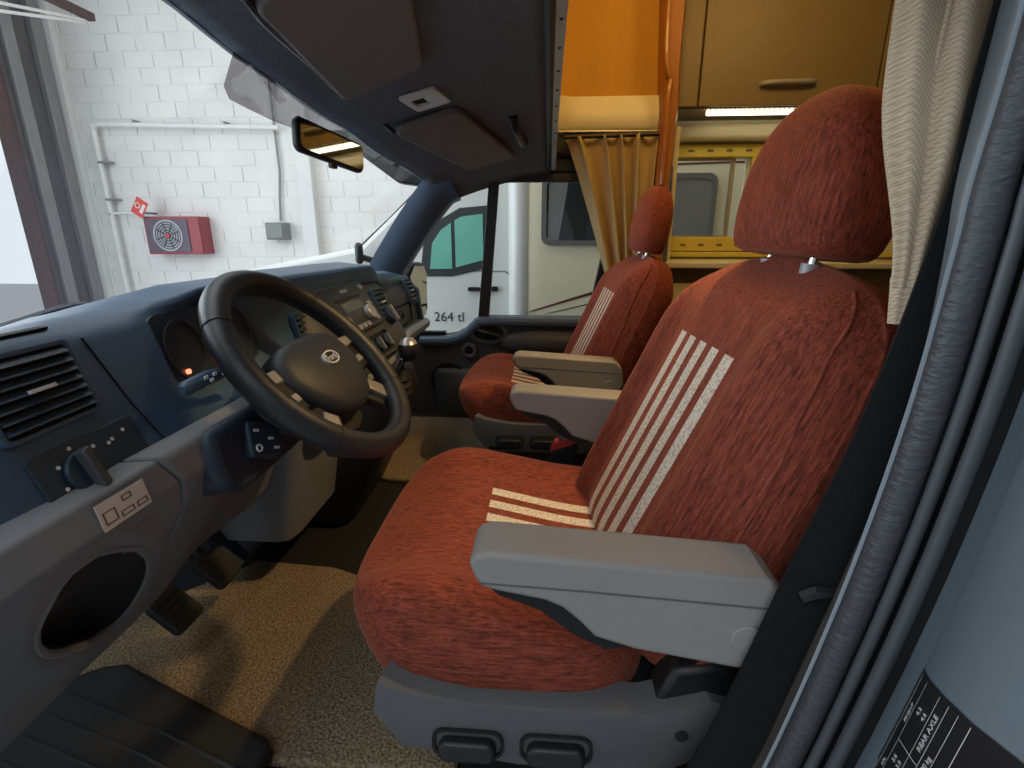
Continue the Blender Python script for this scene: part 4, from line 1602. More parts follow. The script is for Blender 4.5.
def make_seat(label):
    root = thing('driver_seat', label, 'seat', (0.77, 0, 0))
    # cushion
    bm = new_bm()
    rings = []
    for z, w, d0, d1 in ((0.242, 0.248, -0.18, 0.180), (0.248, 0.262, -0.185, 0.200), (0.285, 0.270, -0.19, 0.226), (0.325, 0.267, -0.19, 0.243), (0.352, 0.264, -0.19, 0.249)):
        rings.append([Vector((x, y, z - 0.030 * ss(0.15, -0.15, y) * (0 if y > 0.15 else 1) * 0)) for x, y in sring(w, d0, d1, 4.0, 72)])
    for s_ in (0.965, 0.90, 0.80, 0.70, 0.62, 0.54, 0.44, 0.32, 0.2, 0.08):
        rg = []
        for x, y in sring(0.264 * s_, 0.030 - 0.219 * s_, 0.030 + 0.219 * s_, 4.0 - 1.0 * (1 - s_), 72):
            zz = cush_top(x, y)
            if s_ > 0.95:
                zz = zz * 0.6 + 0.362 * 0.4
            rg.append(Vector((x, y, zz)))
        rings.append(rg)
    loft(bm, rings)
    obj('cushion', bm, M_CUSH, root, sub=1, frame=((0, 0.034, -0.040), (0, 0, 0)))
    # backrest in its own leaning frame: x across, y to the front, z up the spine
    bm = new_bm()
    tabw = [(0.0, 0.250), (0.05, 0.272), (0.14, 0.278), (0.28, 0.274), (0.40, 0.262), (0.47, 0.250), (0.515, 0.228), (0.545, 0.182), (0.560, 0.115), (0.565, 0.03)]
    hs = [0.0, 0.015, 0.04, 0.08, 0.13, 0.18, 0.23, 0.28, 0.33, 0.38, 0.42, 0.455, 0.485, 0.51, 0.53, 0.545, 0.555, 0.562, 0.566]
    rings = []
    for h in hs:
        w = lerp_tab(tabw, h)
        df = 0.070 - 0.050 * ss(0.48, 0.57, h) - 0.030 * ss(0.04, -0.02, h) if False else 0.070 - 0.050 * ss(0.47, 0.57, h) - 0.030 * (1 - ss(-0.01, 0.05, h))
        db = -0.105 + 0.050 * ss(0.45, 0.57, h) + 0.010 * (1 - ss(0.0, 0.06, h))
        rg = []
        for x, y in sring(w, db, df, 3.4, 64):
            if y > 0:
                k = ss(0.0, 0.05, y) * (1 - ss(0.42, 0.52, h))
                y += (0.022 * ss(0.115, 0.185, abs(x)) - 0.010 * math.exp(-((abs(x) - 0.135) / 0.010) ** 2)) * k
                y -= 0.055 * ss(0.18, 0.27, abs(x)) * ss(0.0, 0.03, y)
            rg.append(Vector((x, y, h)))
        rings.append(rg)
    pipes = {-1: [], 1: []}
    for rg in rings[2:15]:
        for sd in (-1, 1):
            front = [p for p in rg if p.y > 0.0 and p.x * sd > 0]
            wmax = max(abs(p.x) for p in rg)
            q = min(front, key=lambda p: abs(abs(p.x) - wmax * 0.90))
            pipes[sd].append(q.copy())
    loft(bm, rings)
    bk = obj('backrest', bm, M_BACK, root, sub=1, frame=((0, -0.134, 0.246), (math.radians(24), 0, 0)))
    for sd in (-1, 1):
        bm = new_bm()
        tube(bm, smooth_path(pipes[sd], 4), 0.0022, 6)
        obj('piping', bm, M_HEAD, bk, frame=((0, 0, 0), (0, 0, 0)))
    # headrest
    bm = new_bm()
    rings = []
    for h, w, d in ((0.0, 0.110, 0.036), (0.003, 0.126, 0.052), (0.014, 0.135, 0.062), (0.05, 0.140, 0.066), (0.09, 0.139, 0.066), (0.13, 0.132, 0.064), (0.165, 0.112, 0.057), (0.19, 0.086, 0.046), (0.207, 0.055, 0.032), (0.215, 0.020, 0.012)):
        rings.append([Vector((x, y, h)) for x, y in sring(w, -d, d, 2.9, 48)])
    loft(bm, rings)
    obj('headrest', bm, M_HEAD, root, sub=1, frame=((0, -0.348, 0.768), (math.radians(9), 0, 0)))
    for s in (-1, 1):
        bm = new_bm()
        tube(bm, [(s * 0.066, -0.335, 0.70), (s * 0.066, -0.350, 0.80)], 0.0065, 12)
        po = obj('headrest_post', bm, M_CHR, root, frame=((0, 0, 0), (0, 0, 0)))
        bm = new_bm()
        tube(bm, [(s * 0.066, -0.342, 0.744), (s * 0.066, -0.344, 0.762)], 0.014, 12)
        obj('collar', bm, M_TRIM, po, frame=((0, 0, 0), (0, 0, 0)))
    # plastic valance round the base
    val = [(0.190, 0.285), (0.198, 0.24), (0.165, 0.190), (0.02, 0.172), (-0.15, 0.172), (-0.215, 0.215), (-0.235, 0.275), (-0.20, 0.285), (-0.13, 0.262), (0.08, 0.262), (0.16, 0.275)]
    for s in (-1, 1):
        bm = new_bm()
        fr = Fr((0, 0, 0), (0, 1, 0), (0, 0, 1))
        outer = [bm.verts.new((s * 0.292, y, z)) for y, z in val]
        inn = [bm.verts.new((s * 0.245, y * 0.98, z)) for y, z in val]
        mid = [bm.verts.new((s * 0.290, 0.0 + y * 1.03, 0.245 + (z - 0.245) * 1.06)) for y, z in val]
        bm.faces.new(outer)
        for A, B in ((outer, mid), (mid, inn)):
            for i in range(len(val)):
                j = (i + 1) % len(val)
                bm.faces.new((A[i], A[j], B[j], B[i]))
        bm.faces.new(inn[::-1])
        v_ = obj('valance', bm, M_VAL, root, frame=((0, 0.004, -0.014), (0, 0, 0)))
        fr = Fr((s * 0.292, 0, 0), (0, s, 0), (0, 0, 1))
        for y in (0.085, -0.025):
            bm = new_bm()
            ring_plate(bm, fr, rect(s * y - 0.045, s * y + 0.045, 0.180, 0.224, 0.016), rect(s * y - 0.041, s * y + 0.041, 0.183, 0.221, 0.014), 0, 0.004)
            obj('lever_recess', bm, M_BLKM, v_, frame=((0, 0, 0), (0, 0, 0)))
            bm = new_bm()
            fplate(bm, fr, rect(s * y - 0.036, s * y + 0.036, 0.184, 0.214, 0.012), 0, 0.016)
            obj('lever', bm, M_BLK, v_, bevel=0.005, bseg=3, frame=((0, 0, 0), (0, 0, 0)))
        bm = new_bm()
        fplate(bm, fr, circ(s * -0.175, 0.235, 0.008, 14), 0, 0.002)
        obj('screw_hole', bm, M_BLKM, v_, frame=((0, 0, 0), (0, 0, 0)))
        # recliner cover
        bm = new_bm()
        fplate(bm, Fr((s * 0.25, 0, 0), (0, s, 0), (0, 0, 1)), [(s * a, b) for a, b in [(-0.13, 0.275), (-0.16, 0.20), (-0.24, 0.17), (-0.265, 0.24), (-0.250, 0.315), (-0.20, 0.335), (-0.15, 0.325)]], -0.02, 0.025)
        obj('recliner_cover', bm, M_BLK, root, bevel=0.008, frame=((0, -0.01, -0.025), (0, 0, 0)))
    bm = new_bm()
    bx(bm, -0.245, 0.245, 0.165, 0.20, 0.195, 0.30)
    obj('front_valance', bm, M_VAL, root, bevel=0.012, frame=((0, 0.004, -0.014), (0, 0, 0)))
    bm = new_bm()
    bx(bm, -0.235, 0.235, -0.20, 0.16, 0.165, 0.26)
    obj('seat_pan', bm, M_BLKM, root, frame=((0, 0, -0.030), (0, 0, 0)))
    # swivel pedestal and slide rails
    bm = new_bm()
    loft(bm, [[Vector((x, y, z)) for x, y in sring(w, -0.20 * k, 0.10 * k, 5, 32)] for z, w, k in ((0.0, 0.21, 1.0), (0.08, 0.20, 0.96), (0.10, 0.215, 1.05), (0.12, 0.215, 1.05))])
    obj('pedestal', bm, M_BLK, root, frame=((0, 0, 0), (0, 0, 0)))
    for s in (-1, 1):
        bm = new_bm()
        bx(bm, s * 0.20 - 0.016, s * 0.20 + 0.016, -0.24, 0.17, 0.148, 0.168)
        obj('slide_rail', bm, M_FRAME, root, frame=((0, 0, -0.030), (0, 0, 0)))
    return root


ARM = [(0.060, 0.462), (0.066, 0.478), (0.060, 0.488), (0.045, 0.493), (-0.24, 0.476), (-0.262, 0.458), (-0.270, 0.405), (-0.255, 0.375), (-0.225, 0.360), (-0.115, 0.378), (-0.070, 0.392), (-0.052, 0.412), (-0.034, 0.428), (-0.015, 0.436), (0.035, 0.445), (0.052, 0.449)]


def make_arm(root, s, with_cap=True):
    bm = new_bm()
    w = 0.033
    xc = s * 0.285
    fr = Fr((xc, 0, 0), (0, 1, 0), (0, 0, 1))
    fplate(bm, fr, ARM, -w, w)
    a = obj('armrest', bm, M_ARM, root, bevel=0.010, bseg=3, frame=((0, 0.012, -0.011), (0, 0, 0)))
    bm = new_bm()
    tube(bm, [(xc + s * (w + 0.0002), 0.055, 0.456), (xc + s * (w + 0.0002), -0.05, 0.452), (xc + s * (w + 0.0002), -0.262, 0.440)], 0.0011, 5)
    obj('seam', bm, M_VAL, a, frame=((0, 0, 0), (0, 0, 0)))
    if with_cap:
        bm = new_bm()
        frc = Fr((xc + s * w, 0, 0), (0, s, 0), (0, 0, 1))
        fplate(bm, frc, circ(s * -0.228, 0.402, 0.0165, 24), -0.002, 0.003)
        obj('pivot_cap', bm, M_ARM, a, bevel=0.001, frame=((0, 0, 0), (0, 0, 0)))
    bm = new_bm()
    fplate(bm, fr, [(0.045, 0.447), (0.00, 0.441), (-0.040, 0.426), (-0.075, 0.394), (-0.115, 0.380), (-0.085, 0.372), (-0.050, 0.388), (-0.01, 0.420), (0.035, 0.437)], -w * 0.8, w * 0.8)
    obj('underside', bm, M_BLKM, a, frame=((0, 0, 0), (0, 0, 0)))
    return a


seat = make_seat('large rust red seat behind the steering wheel, with grey armrests and cream stripes')
make_arm(seat, -1)
arm2 = make_arm(seat, 1)
pseat = copy_tree(seat)
pseat.name = 'passenger_seat'
pseat.location = (1.80, 0.025, -0.030)
pseat['_w'] = (1.80, 0.025, -0.030)
for ch in [c for c in D.objects if c.parent == pseat and c.name.startswith('pedestal')]:
    ch.location.z = 0.030
for ch in [c for c in D.objects if c.parent == pseat and c.name.split('.')[0] in ('backrest', 'headrest')]:
    ch.rotation_euler.z = math.radians(3)
    if ch.name.startswith('headrest'):
        ch.scale = (0.84, 0.84, 1.0)
# the driver's backrest is turned a touch towards the door
for ch in [c for c in D.objects if c.parent == seat and c.name.split('.')[0] in ('backrest', 'headrest')]:
    ch.rotation_euler.z = math.radians(4)
pseat['label'] = 'farther rust red seat beside the passenger door, beyond the wheel-side seat'
seat['group'] = pseat['group'] = 'rust red cab seats'
# the passenger seat shows only its inboard arm: drop the outboard one
for ch in [c for c in D.objects if c.parent == pseat and c.name.startswith('armrest')]:
    xs_ = [v.co.x for v in ch.data.vertices]
    if sum(xs_) / len(xs_) > 0:
        for g in [c for c in D.objects if c.parent == ch]:
            D.objects.remove(g)
        D.objects.remove(ch)

# belt buckle between the seats
t = thing('belt_buckle', 'black belt buckle with a red button, on the inner side of the driver seat', 'belt buckle', (1.08, -0.05, 0.2))
bm = new_bm()
fplate(bm, Fr((1.085, 0, 0), (0, 1, 0), (0, 0, 1)), [(-0.005, 0.29), (-0.035, 0.355), (-0.075, 0.34), (-0.060, 0.20), (-0.02, 0.20)], -0.014, 0.014)
obj('body', bm, M_BLK, t, bevel=0.005)
bm = new_bm()
fplate(bm, Fr((1.085, 0, 0), (0, 1, 0), (0, 0, 1)), [(-0.012, 0.322), (-0.022, 0.345), (-0.075, 0.362), (-0.078, 0.345)], -0.016, 0.012)
obj('release_button', bm, M_RED, t, bevel=0.003)

# ------------------------------------------------------------------ sun visors, roof switch, mirror on the headliner
def visor(label, c4, name='sun_visor'):
    t = thing(name, label, 'sun visor', c4[0], 'sun visors')
    a, b, c, d = [Vector(p) for p in c4]       # front inner, rear inner, rear outer, front outer
    ex_ = (d - a)
    fr = Fr(a, ex_, b - a)
    def loc(p):
        v = p - a
        return (v.dot(fr.ex), v.dot(fr.ez))
    P = [loc(p) for p in (a, b, c, d)]
    # rounded corners
    poly = []
    for i in range(4):
        p = Vector((*P[i], 0))
        q = Vector((*P[i - 1], 0))
        r = Vector((*P[(i + 1) % 4], 0))
        rad = 0.035
        A, B = p + (q - p).normalized() * rad, p + (r - p).normalized() * rad
        for k in range(6):
            s_ = k / 5
            poly.append(tuple(((1 - s_) ** 2 * A + 2 * s_ * (1 - s_) * p + s_ ** 2 * B)[:2]))
    bm = new_bm()
    fplate(bm, fr, poly, -0.010, 0.010)
    obj('pad', bm, M_VIS, t, bevel=0.006, bseg=3)
    bm = new_bm()
    m1 = a.lerp(d, 0.03)
    tube(bm, [m1 + Vector((0, 0.005, 0.0)), m1 + Vector((0, 0.03, 0.02))], 0.007, 8)
    obj('clip', bm, M_BLK, t)
    bm = new_bm()
    tube(bm, smooth_path([a.lerp(d, 0.02), a.lerp(d, 0.5), d, d + Vector((0, -0.02, 0.05))], 4), 0.006, 8)
    obj('hinge_rod', bm, M_BLK, t)
    return t


visor('large brown-grey sun visor overhead on the driver side', [(1.18, 0.440, 1.078), (1.10, 0.250, 1.118), (0.55, 0.145, 1.088), (0.60, 0.320, 1.036)])
visor('brown-grey sun visor above the passenger side, beside the far pillar', [(1.45, 0.420, 1.062), (1.44, 0.240, 1.112), (2.02, 0.130, 1.090), (2.00, 0.300, 1.030)])
t = thing('roof_switch', 'small pale square switch plate on the headliner between the visors', 'switch', (1.33, 0.3, 1.11))
zz = head_z(1.33, 0.30) - 0.008
RF = Fr((1.33, 0.300, zz), (1, -0.12, 0.0), (0.12, 1, -0.22))
RFn = Fr((1.33, 0.300, zz), (-1, 0.12, 0), (0.12, 1, -0.22))
bm = new_bm()
ring_plate(bm, RFn, rect(-0.062, 0.062, -0.045, 0.045, 0.008), rect(-0.026, 0.026, -0.030, 0.030, 0.004), 0, 0.008)
obj('plate', bm, M_PIPE, t, bevel=0.002)
bm = new_bm()
fplate(bm, RFn, rect(-0.026, 0.026, -0.030, 0.0, 0.0), -0.002, 0.006)
obj('rocker', bm, M_SIL, t, bevel=0.002)
bm = new_bm()
fplate(bm, RFn, rect(-0.026, 0.026, 0.0, 0.030, 0.0), -0.004, 0.001)
obj('socket', bm, M_BLKM, t)
t = thing('grab_handle', 'black grab handle on the headliner above the passenger window', 'grab handle', (1.75, 0.09, 1.1))
bm = new_bm()
tube(bm, smooth_path([(1.63, 0.11, 1.128), (1.66, 0.105, 1.10), (1.75, 0.095, 1.085), (1.86, 0.09, 1.09), (1.92, 0.09, 1.11)], 6), 0.013, 10)
obj('bar', bm, M_BLK, t)
# interior mirror
t = thing('rear_view_mirror', 'black-framed rear view mirror hanging from the windscreen', 'mirror', (1.15, 0.47, 0.975))
IM = Fr((1.17, 0.470, 0.980), (0.962, -0.245, -0.10), (0.10, -0.006, 0.98))
bm = new_bm()
fplate(bm, IM, rect(-0.112, 0.112, -0.033, 0.033, 0.018), -0.016, 0.002)
ho = obj('housing', bm, M_BLK, t, bevel=0.006, bseg=3)
bm = new_bm()
fplate(bm, IM, rect(-0.105, 0.105, -0.026, 0.026, 0.013), 0.002, 0.0035)
obj('mirror_glass', bm, M_MIRR, t)
bm = new_bm()
fplate(bm, IM, rect(-0.010, 0.010, -0.043, -0.028, 0.003), -0.008, 0.001)
obj('dip_tab', bm, M_BLK, t)
bm = new_bm()
tube(bm, smooth_path([IM.p(0, 0, -0.012), (1.16, 0.50, 0.995), (1.17, 0.545, 1.035)], 4), 0.010, 8)
obj('stem', bm, M_BLK, t)

# ------------------------------------------------------------------ wiper outside
t = thing('windscreen_wiper', 'black wiper resting at the foot of the windscreen', 'wiper', (0.9, 0.95, 0.64))
bm = new_bm()
tube(bm, smooth_path([(1.04, 0.95, 0.625), (0.99, 0.945, 0.652), (0.93, 0.93, 0.662), (0.80, 0.915, 0.650), (0.60, 0.90, 0.625)], 6), 0.009, 8)
obj('arm', bm, M_BLK, t)
bm = new_bm()
tube(bm, [(1.02, 0.955, 0.640), (0.80, 0.93, 0.636), (0.50, 0.90, 0.628)], 0.007, 6)
obj('blade', bm, M_BLK, t)
bm = new_bm()
bmesh.ops.create_uvsphere(bm, u_segments=16, v_segments=10, radius=0.022)
bmesh.ops.translate(bm, verts=bm.verts[:], vec=(1.04, 0.955, 0.628))
obj('pivot', bm, M_BLK, t)

# ------------------------------------------------------------------ near B-pillar, seal, belt, curtain
PATH = [(-0.303, 1.15), (-0.302, 0.94), (-0.2965, 0.836), (-0.296, 0.785), (-0.290, 0.658), (-0.270, 0.486), (-0.233, 0.28), (-0.19, 0.12), (-0.12, 0.0)]   # y, z of the seal's inner edge at x = 0.40
pp = smooth_path([(0.40, y, z) for y, z in PATH], 6)


def sweep(offs, closed=True):
    rings = []
    for i, p in enumerate(pp):
        t = (pp[min(i + 1, len(pp) - 1)] - pp[max(i - 1, 0)]).normalized()
        nrm = Vector((0, -t.z, t.y))               # in-plane, to the front (+y) when going down
        if nrm.y < 0:
            nrm = -nrm
        rings.append([p + Vector((dx, 0, 0)) + nrm * dn for dx, dn in offs])
    bm = new_bm()
    loft(bm, rings, closed=closed)
    return bm


def arc(cx_, cn, r, a0, a1, k=8):
    return [(cx_ + r * math.cos(math.radians(a0 + (a1 - a0) * i / k)), cn + r * math.sin(math.radians(a0 + (a1 - a0) * i / k))) for i in range(k + 1)]


# pillar trim strip inside the seal (blue-grey, satin)
rings = []
for p in pp:
    k = ss(0.66, 0.93, p.z)
    xi = 0.410 + 0.036 * k
    yi = p.y - 0.003 - 0.012 * k
    rings.append([Vector((0.404, p.y + 0.003, p.z)), Vector((xi, yi, p.z)), Vector((xi + 0.02, yi - 0.05, p.z)), Vector((0.375, yi - 0.06, p.z)), Vector((0.392, p.y - 0.012, p.z))])
bm = new_bm()
loft(bm, rings)
struct('trim_16', bm, M_PAINT, angle=50)


def roll(cx, cn, r, k=14):
    return sweep([(a - 0.40, b) for a, b in arc(cx, cn, r, 0, 360, k)][:-1])


# ribbed door seal: a broad textured roll and two lips
ds = thing('door_seal', 'black ribbed rubber door seal curving down the near pillar', 'door seal', (0.39, -0.28, 0.5))
obj('main_roll', roll(0.3915, -0.006, 0.0118, 16), M_SEAL, ds)
obj('middle_lip', roll(0.3740, -0.0145, 0.0050), M_LIP, ds)
obj('outer_lip', roll(0.3585, -0.019, 0.0056), M_LIP, ds)
obj('base_web', sweep([(-0.002, -0.018), (-0.040, -0.027), (-0.040, -0.038), (-0.002, -0.030)]), M_BLKM, ds)
# painted jamb, hollow then swelling outwards
JP = [(-0.036, -0.03), (-0.039, -0.046), (-0.047, -0.046), (-0.056, -0.038), (-0.072, -0.029), (-0.097, -0.019), (-0.127, -0.01), (-0.162, -0.006), (-0.21, -0.012), (-0.24, -0.04), (-0.24, -0.14), (-0.036, -0.14)]
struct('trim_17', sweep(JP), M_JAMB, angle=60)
# inner pillar lining behind belt and curtain
bm = new_bm()
bx(bm, 0.36, 0.43, -0.62, -0.36, 0.0, 1.15)
struct('trim_18', bm, mat('lining_brown', (0.05, 0.042, 0.037), 0.8), bevel=0.01)
bm = new_bm()
fplate(bm, Fr((0, 0, 0), (0, 1, 0), (0, 0, 1)), [(-0.40, 0.0), (-0.13, 0.0), (-0.19, 0.12), (-0.235, 0.28), (-0.275, 0.48), (-0.29, 0.56), (-0.40, 0.60)], 0.405, 0.425)
struct('trim_19', bm, MATS['lining_brown'], bevel=0.006)
bm = new_bm()
bx(bm, 0.30, 0.42, -0.6, 0.95, -0.5, 0.02)
struct('trim_20', bm, M_JAMB, bevel=0.01)

# printed data label on the jamb: rows run up the pillar, first row nearest the seal
class Jamb:
    """label coordinates on the swept jamb: a up the pillar, b towards the seal, c off the surface"""

    def p(self, a, b, c=0.0):
        dx = min(-0.0471, -0.049 + b)
        z = 0.470 + a - 0.34 * b
        for p0, p1 in zip(pp, pp[1:]):
            if p1.z <= z <= p0.z:
                k = (p0.z - z) / (p0.z - p1.z)
                q = p0.lerp(p1, k)
                t_ = (p1 - p0).normalized()
                break
        nrm = Vector((0, -t_.z, t_.y))
        if nrm.y < 0:
            nrm = -nrm
        J = JP[2:9]
        for (x0, n0), (x1, n1) in zip(J, J[1:]):
            if x1 <= dx <= x0 or (x0, n0) == J[-2]:
                n = n0 + (n1 - n0) * (dx - x0) / (x1 - x0)
                sl = Vector((n0 - n1, 0, 0)) * (1 / (x0 - x1))
                break
        return q + Vector((dx, 0, 0)) + nrm * (n + c)


LB = Jamb()


def jstrip(bm, a0, a1, b0, b1, c, na=12, nb=8):
    sheet(bm, lambda u, v: LB.p(a0 + (a1 - a0) * u, b0 + (b1 - b0) * v, c), na, nb)


t = thing('pressure_label', 'black printed data label with white text on the door jamb', 'label', (0.33, -0.28, 0.4))
bm = new_bm()
jstrip(bm, -0.190, 0.0, -0.118, 0.0018, 0.0010, 20, 20)
pl = obj('plate', bm, M_BLK, t)
M_LBT = mat('label_print', (0.62, 0.64, 0.66), 0.5)
bm = new_bm()
for b_ in (-0.010, -0.022, -0.043, -0.055, -0.066, -0.079):
    jstrip(bm, -0.188, -0.003, b_, b_ + 0.0006, 0.0014, 20, 1)
for a_ in (-0.060, -0.105, -0.150):
    jstrip(bm, a_, a_ + 0.0006, -0.055, -0.022, 0.0014, 1, 10)
obj('ruling', bm, M_LBT, pl)
ROWS = [(-0.005, 0.0040, [(-0.130, 'TYRE PRESSURE bar')]), (-0.017, 0.0055, [(-0.045, 'FRONT'), (-0.092, 'kPa'), (-0.140, 'bar')]),
        (-0.029, 0.0058, [(-0.030, '4.2'), (-0.078, '3.6'), (-0.122, '351')]), (-0.037, 0.0058, [(-0.030, '4.6'), (-0.078, '3.9'), (-0.122, '351')]),
        (-0.049, 0.0068, [(-0.050, 'REAR AXLE'), (-0.100, 'kg')]), (-0.061, 0.0062, [(-0.080, 'MAX 3500 kg')]), (-0.073, 0.0062, [(-0.085, 'TYRE 215/75'), ]), (-0.088, 0.0068, [(-0.095, '1750 2250 kg')])]
for b_, sz, items in ROWS:
    for a_, tx in items:
        text_obj('print', tx, LB, a_, b_, sz, M_LBT, pl, c=0.0014)

# seat belt
sb = thing('seat_belt', 'black seat belt strap running down the near pillar beside the driver seat', 'seat belt', (0.44, -0.25, 0.2))
cl = smooth_path([(0.445, -0.345, 1.02), (0.442, -0.338, 0.90), (0.440, -0.336, 0.825), (0.436, -0.316, 0.70), (0.434, -0.292, 0.589), (0.434, -0.268, 0.50), (0.432, -0.226, 0.33), (0.430, -0.192, 0.22), (0.430, -0.12, 0.02)], 5)
bm = new_bm()
rings = []
for i, p in enumerate(cl):
    t_ = (cl[min(i + 1, len(cl) - 1)] - cl[max(i - 1, 0)]).normalized()
    n_ = Vector((0.30, -t_.z, t_.y)).normalized()
    if n_.y < 0:
        n_ = -n_
    th = Vector((0.0012, 0, 0))
    w0, w1 = p + n_ * 0.026, p - n_ * 0.026
    rings.append([w0 + th, w1 + th, w1 - th, w0 - th])
loft(bm, rings)
obj('strap', bm, M_BELT, sb)
bm = new_bm()
tube(bm, [(0.432, -0.252, 0.462), (0.429, -0.262, 0.470), (0.425, -0.30, 0.474)], 0.004, 8, rs=[0.0075, 0.0075, 0.003])
obj('stop_button', bm, M_BLK, sb)

# near curtain, gathered
cu = thing('near_curtain', 'beige linen cab curtain gathered by the near pillar, beside the driver headrest', 'curtain', (0.49, -0.29, 1.0))


def bundle(cx, cy, z0, z1, prof, nf, amp, seed, rot=0.0, sway=None, n=120, m_=40):
    bm = new_bm()
    rings = []
    for j in range(m_ + 1):
        z = z1 + (z0 - z1) * j / m_
        k = j / m_
        rx, ry = prof(k)
        dx, dy = sway(k) if sway else (0, 0)
        rg = []
        for i in range(n):
            t = 2 * math.pi * i / n
            f = 1 + amp * (0.7 * math.sin(nf * t + seed + 0.8 * k) + 0.3 * math.sin((nf * 2 + 1) * t + seed * 2.3 - 1.1 * k))
            a, b = rx * f * math.cos(t), ry * f * math.sin(t)
            rg.append(Vector((cx + dx + a * math.cos(rot) - b * math.sin(rot), cy + dy + a * math.sin(rot) + b * math.cos(rot), z)))
        rings.append(rg)
    loft(bm, rings)
    return bm


bm = bundle(0.500, -0.312, 0.755, 1.16, lambda k: (0.030 * (1 - 0.62 * ss(0.62, 1.0, k)), 0.052 * (1 - 0.72 * ss(0.60, 1.0, k))), 4, 0.20, 2.2, rot=math.radians(38), sway=lambda k: (-0.018 * ss(0.4, 1, k), -0.006 * k))
obj('cloth', bm, M_CURT, cu)
bm = new_bm()
tube(bm, smooth_path([(0.470, -0.300, 1.16), (0.466, -0.296, 1.0), (0.466, -0.294, 0.90), (0.474, -0.298, 0.80)], 8), 0.0022, 6)
obj('hem', bm, M_CURT, cu)
bm = bundle(0.481, -0.319, 0.722, 0.762, lambda k: (0.0125 - 0.004 * k, 0.0145 - 0.005 * k), 4, 0.10, 0.3, n=48, m_=10)
obj('tie_back', bm, M_CURT, cu)

# ------------------------------------------------------------------ living area behind the cab
bm = new_bm()
bx(bm, 0.20, 2.50, -3.0, 0.52, 1.80, 1.86)
struct('ceiling_living', bm, M_CREAM)
bm = new_bm()
bx(bm, 0.20, 2.50, 0.46, 0.52, 1.18, 1.86)
struct('wall_alcove', bm, M_CREAM)
bm = new_bm()
bx(bm, 0.20, 2.50, -3.05, -3.0, -0.06, 1.86)
struct('wall_back', bm, M_LOCK)
bm = new_bm()
bx(bm, 0.20, 0.26, -3.0, -0.62, -0.06, 1.86)
bx(bm, 0.20, 0.26, -0.62, 0.50, 1.16, 1.86)
struct('wall_left', bm, M_CREAM)
bm = new_bm()
bx(bm, 0.26, 0.44, -0.66, -0.62, -0.06, 1.2)
struct('trim_21', bm, M_CREAM)
# passenger-side wall with the window hole
WY0, WY1, WZ0, WZ1 = -0.86, -0.545, 0.785, 1.115
bm = new_bm()
bx(bm, 2.44, 2.50, WY1, -0.47, -0.06, 1.86)
bx(bm, 2.44, 2.50, -3.0, WY0, -0.06, 1.86)
bx(bm, 2.44, 2.50, WY0, WY1, -0.06, WZ0)
bx(bm, 2.44, 2.50, WY0, WY1, WZ1, 1.86)
struct('wall_passenger', bm, M_CREAM)
bm = new_bm()
bx(bm, 2.20, 2.44, -0.50, -0.47, -0.06, 1.20)
struct('trim_24', bm, M_CREAM)
w = thing('window_2', 'camper side window with yellow blind frame behind the passenger headrest', 'window', (2.44, -0.7, 0.95))
del w['category']
w['kind'] = 'structure'
WFR = Fr((2.44, 0, 0), (0, -1, 0), (0, 0, 1))
bm = new_bm()
ring_plate(bm, WFR, rect(0.495, 0.93, 0.725, 1.165, 0.01), rect(0.545, 0.86, 0.785, 1.115, 0.008), 0.0, 0.03)
fr_ = obj('blind_frame', bm, M_YELL, w, bevel=0.004)
for b in (1.140, 0.752):
    for a in (0.60, 0.68, 0.76, 0.84):
        bm = new_bm()
        fplate(bm, WFR, rect(a - 0.013, a + 0.013, b - 0.005, b + 0.005, 0.003), 0.03, 0.0315)
        obj('slot', bm, M_LOCK, fr_)
bm = new_bm()
fplate(bm, WFR, rect(0.545, 0.86, 0.785, 1.115), -0.035, -0.03)
obj('pane', bm, G_SIDE, w)
bm = new_bm()
ring_plate(bm, WFR, rect(0.545, 0.80, 0.785, 1.115, 0.004), rect(0.553, 0.785, 0.793, 1.105, 0.003), -0.02, 0.0)
obj('inner_frame', bm, M_SIL, w)
bm = new_bm()
bx(bm, 2.41, 2.44, -2.2, -0.50, 0.700, 0.722)
struct('trim_22', bm, M_YELL, bevel=0.004)
bm = new_bm()
bx(bm, 2.36, 2.44, -2.2, -0.47, 1.175, 1.235)
struct('trim_23', bm, M_CREAM, bevel=0.015)
# overhead locker with its door and handle
t = thing('overhead_locker', 'olive brown overhead locker with a slim metal handle, behind the driver headrest', 'locker', (2.3, -1.2, 1.26))
bm = new_bm()
bx(bm, 2.22, 2.44, -2.3, -0.47, 1.262, 1.80)
obj('body', bm, M_LOCK, t)
for y0, y1 in ((-1.20, -0.560), (-2.0, -1.206), (-0.554, -0.472)):
    bm = new_bm()
    bx(bm, 2.202, 2.22, y0, y1, 1.266, 1.78)
    d_ = obj('door', bm, M_LOCK, t, bevel=0.003)
    if y0 == -1.20:
        bm = new_bm()
        tube(bm, smooth_path([(2.203, -0.780, 1.337), (2.182, -0.800, 1.338), (2.178, -0.88, 1.339), (2.182, -0.955, 1.340), (2.203, -0.975, 1.340)], 5), 0.009, 10)
        obj('handle', bm, M_SIL, d_)
t = thing('led_strip', 'bright ribbed light strip under the overhead locker', 'light strip', (2.25, -0.8, 1.25))
bm = new_bm()
bx(bm, 2.235, 2.26, -1.05, -0.605, 1.244, 1.262)
obj('diffuser', bm, M_LED, t, bevel=0.004)
for k in range(24):
    bm = new_bm()
    y = -0.615 - k * 0.0185
    bx(bm, 2.232, 2.2352, y - 0.0013, y + 0.0013, 1.243, 1.262)
    obj('rib', bm, M_LOCK, t)
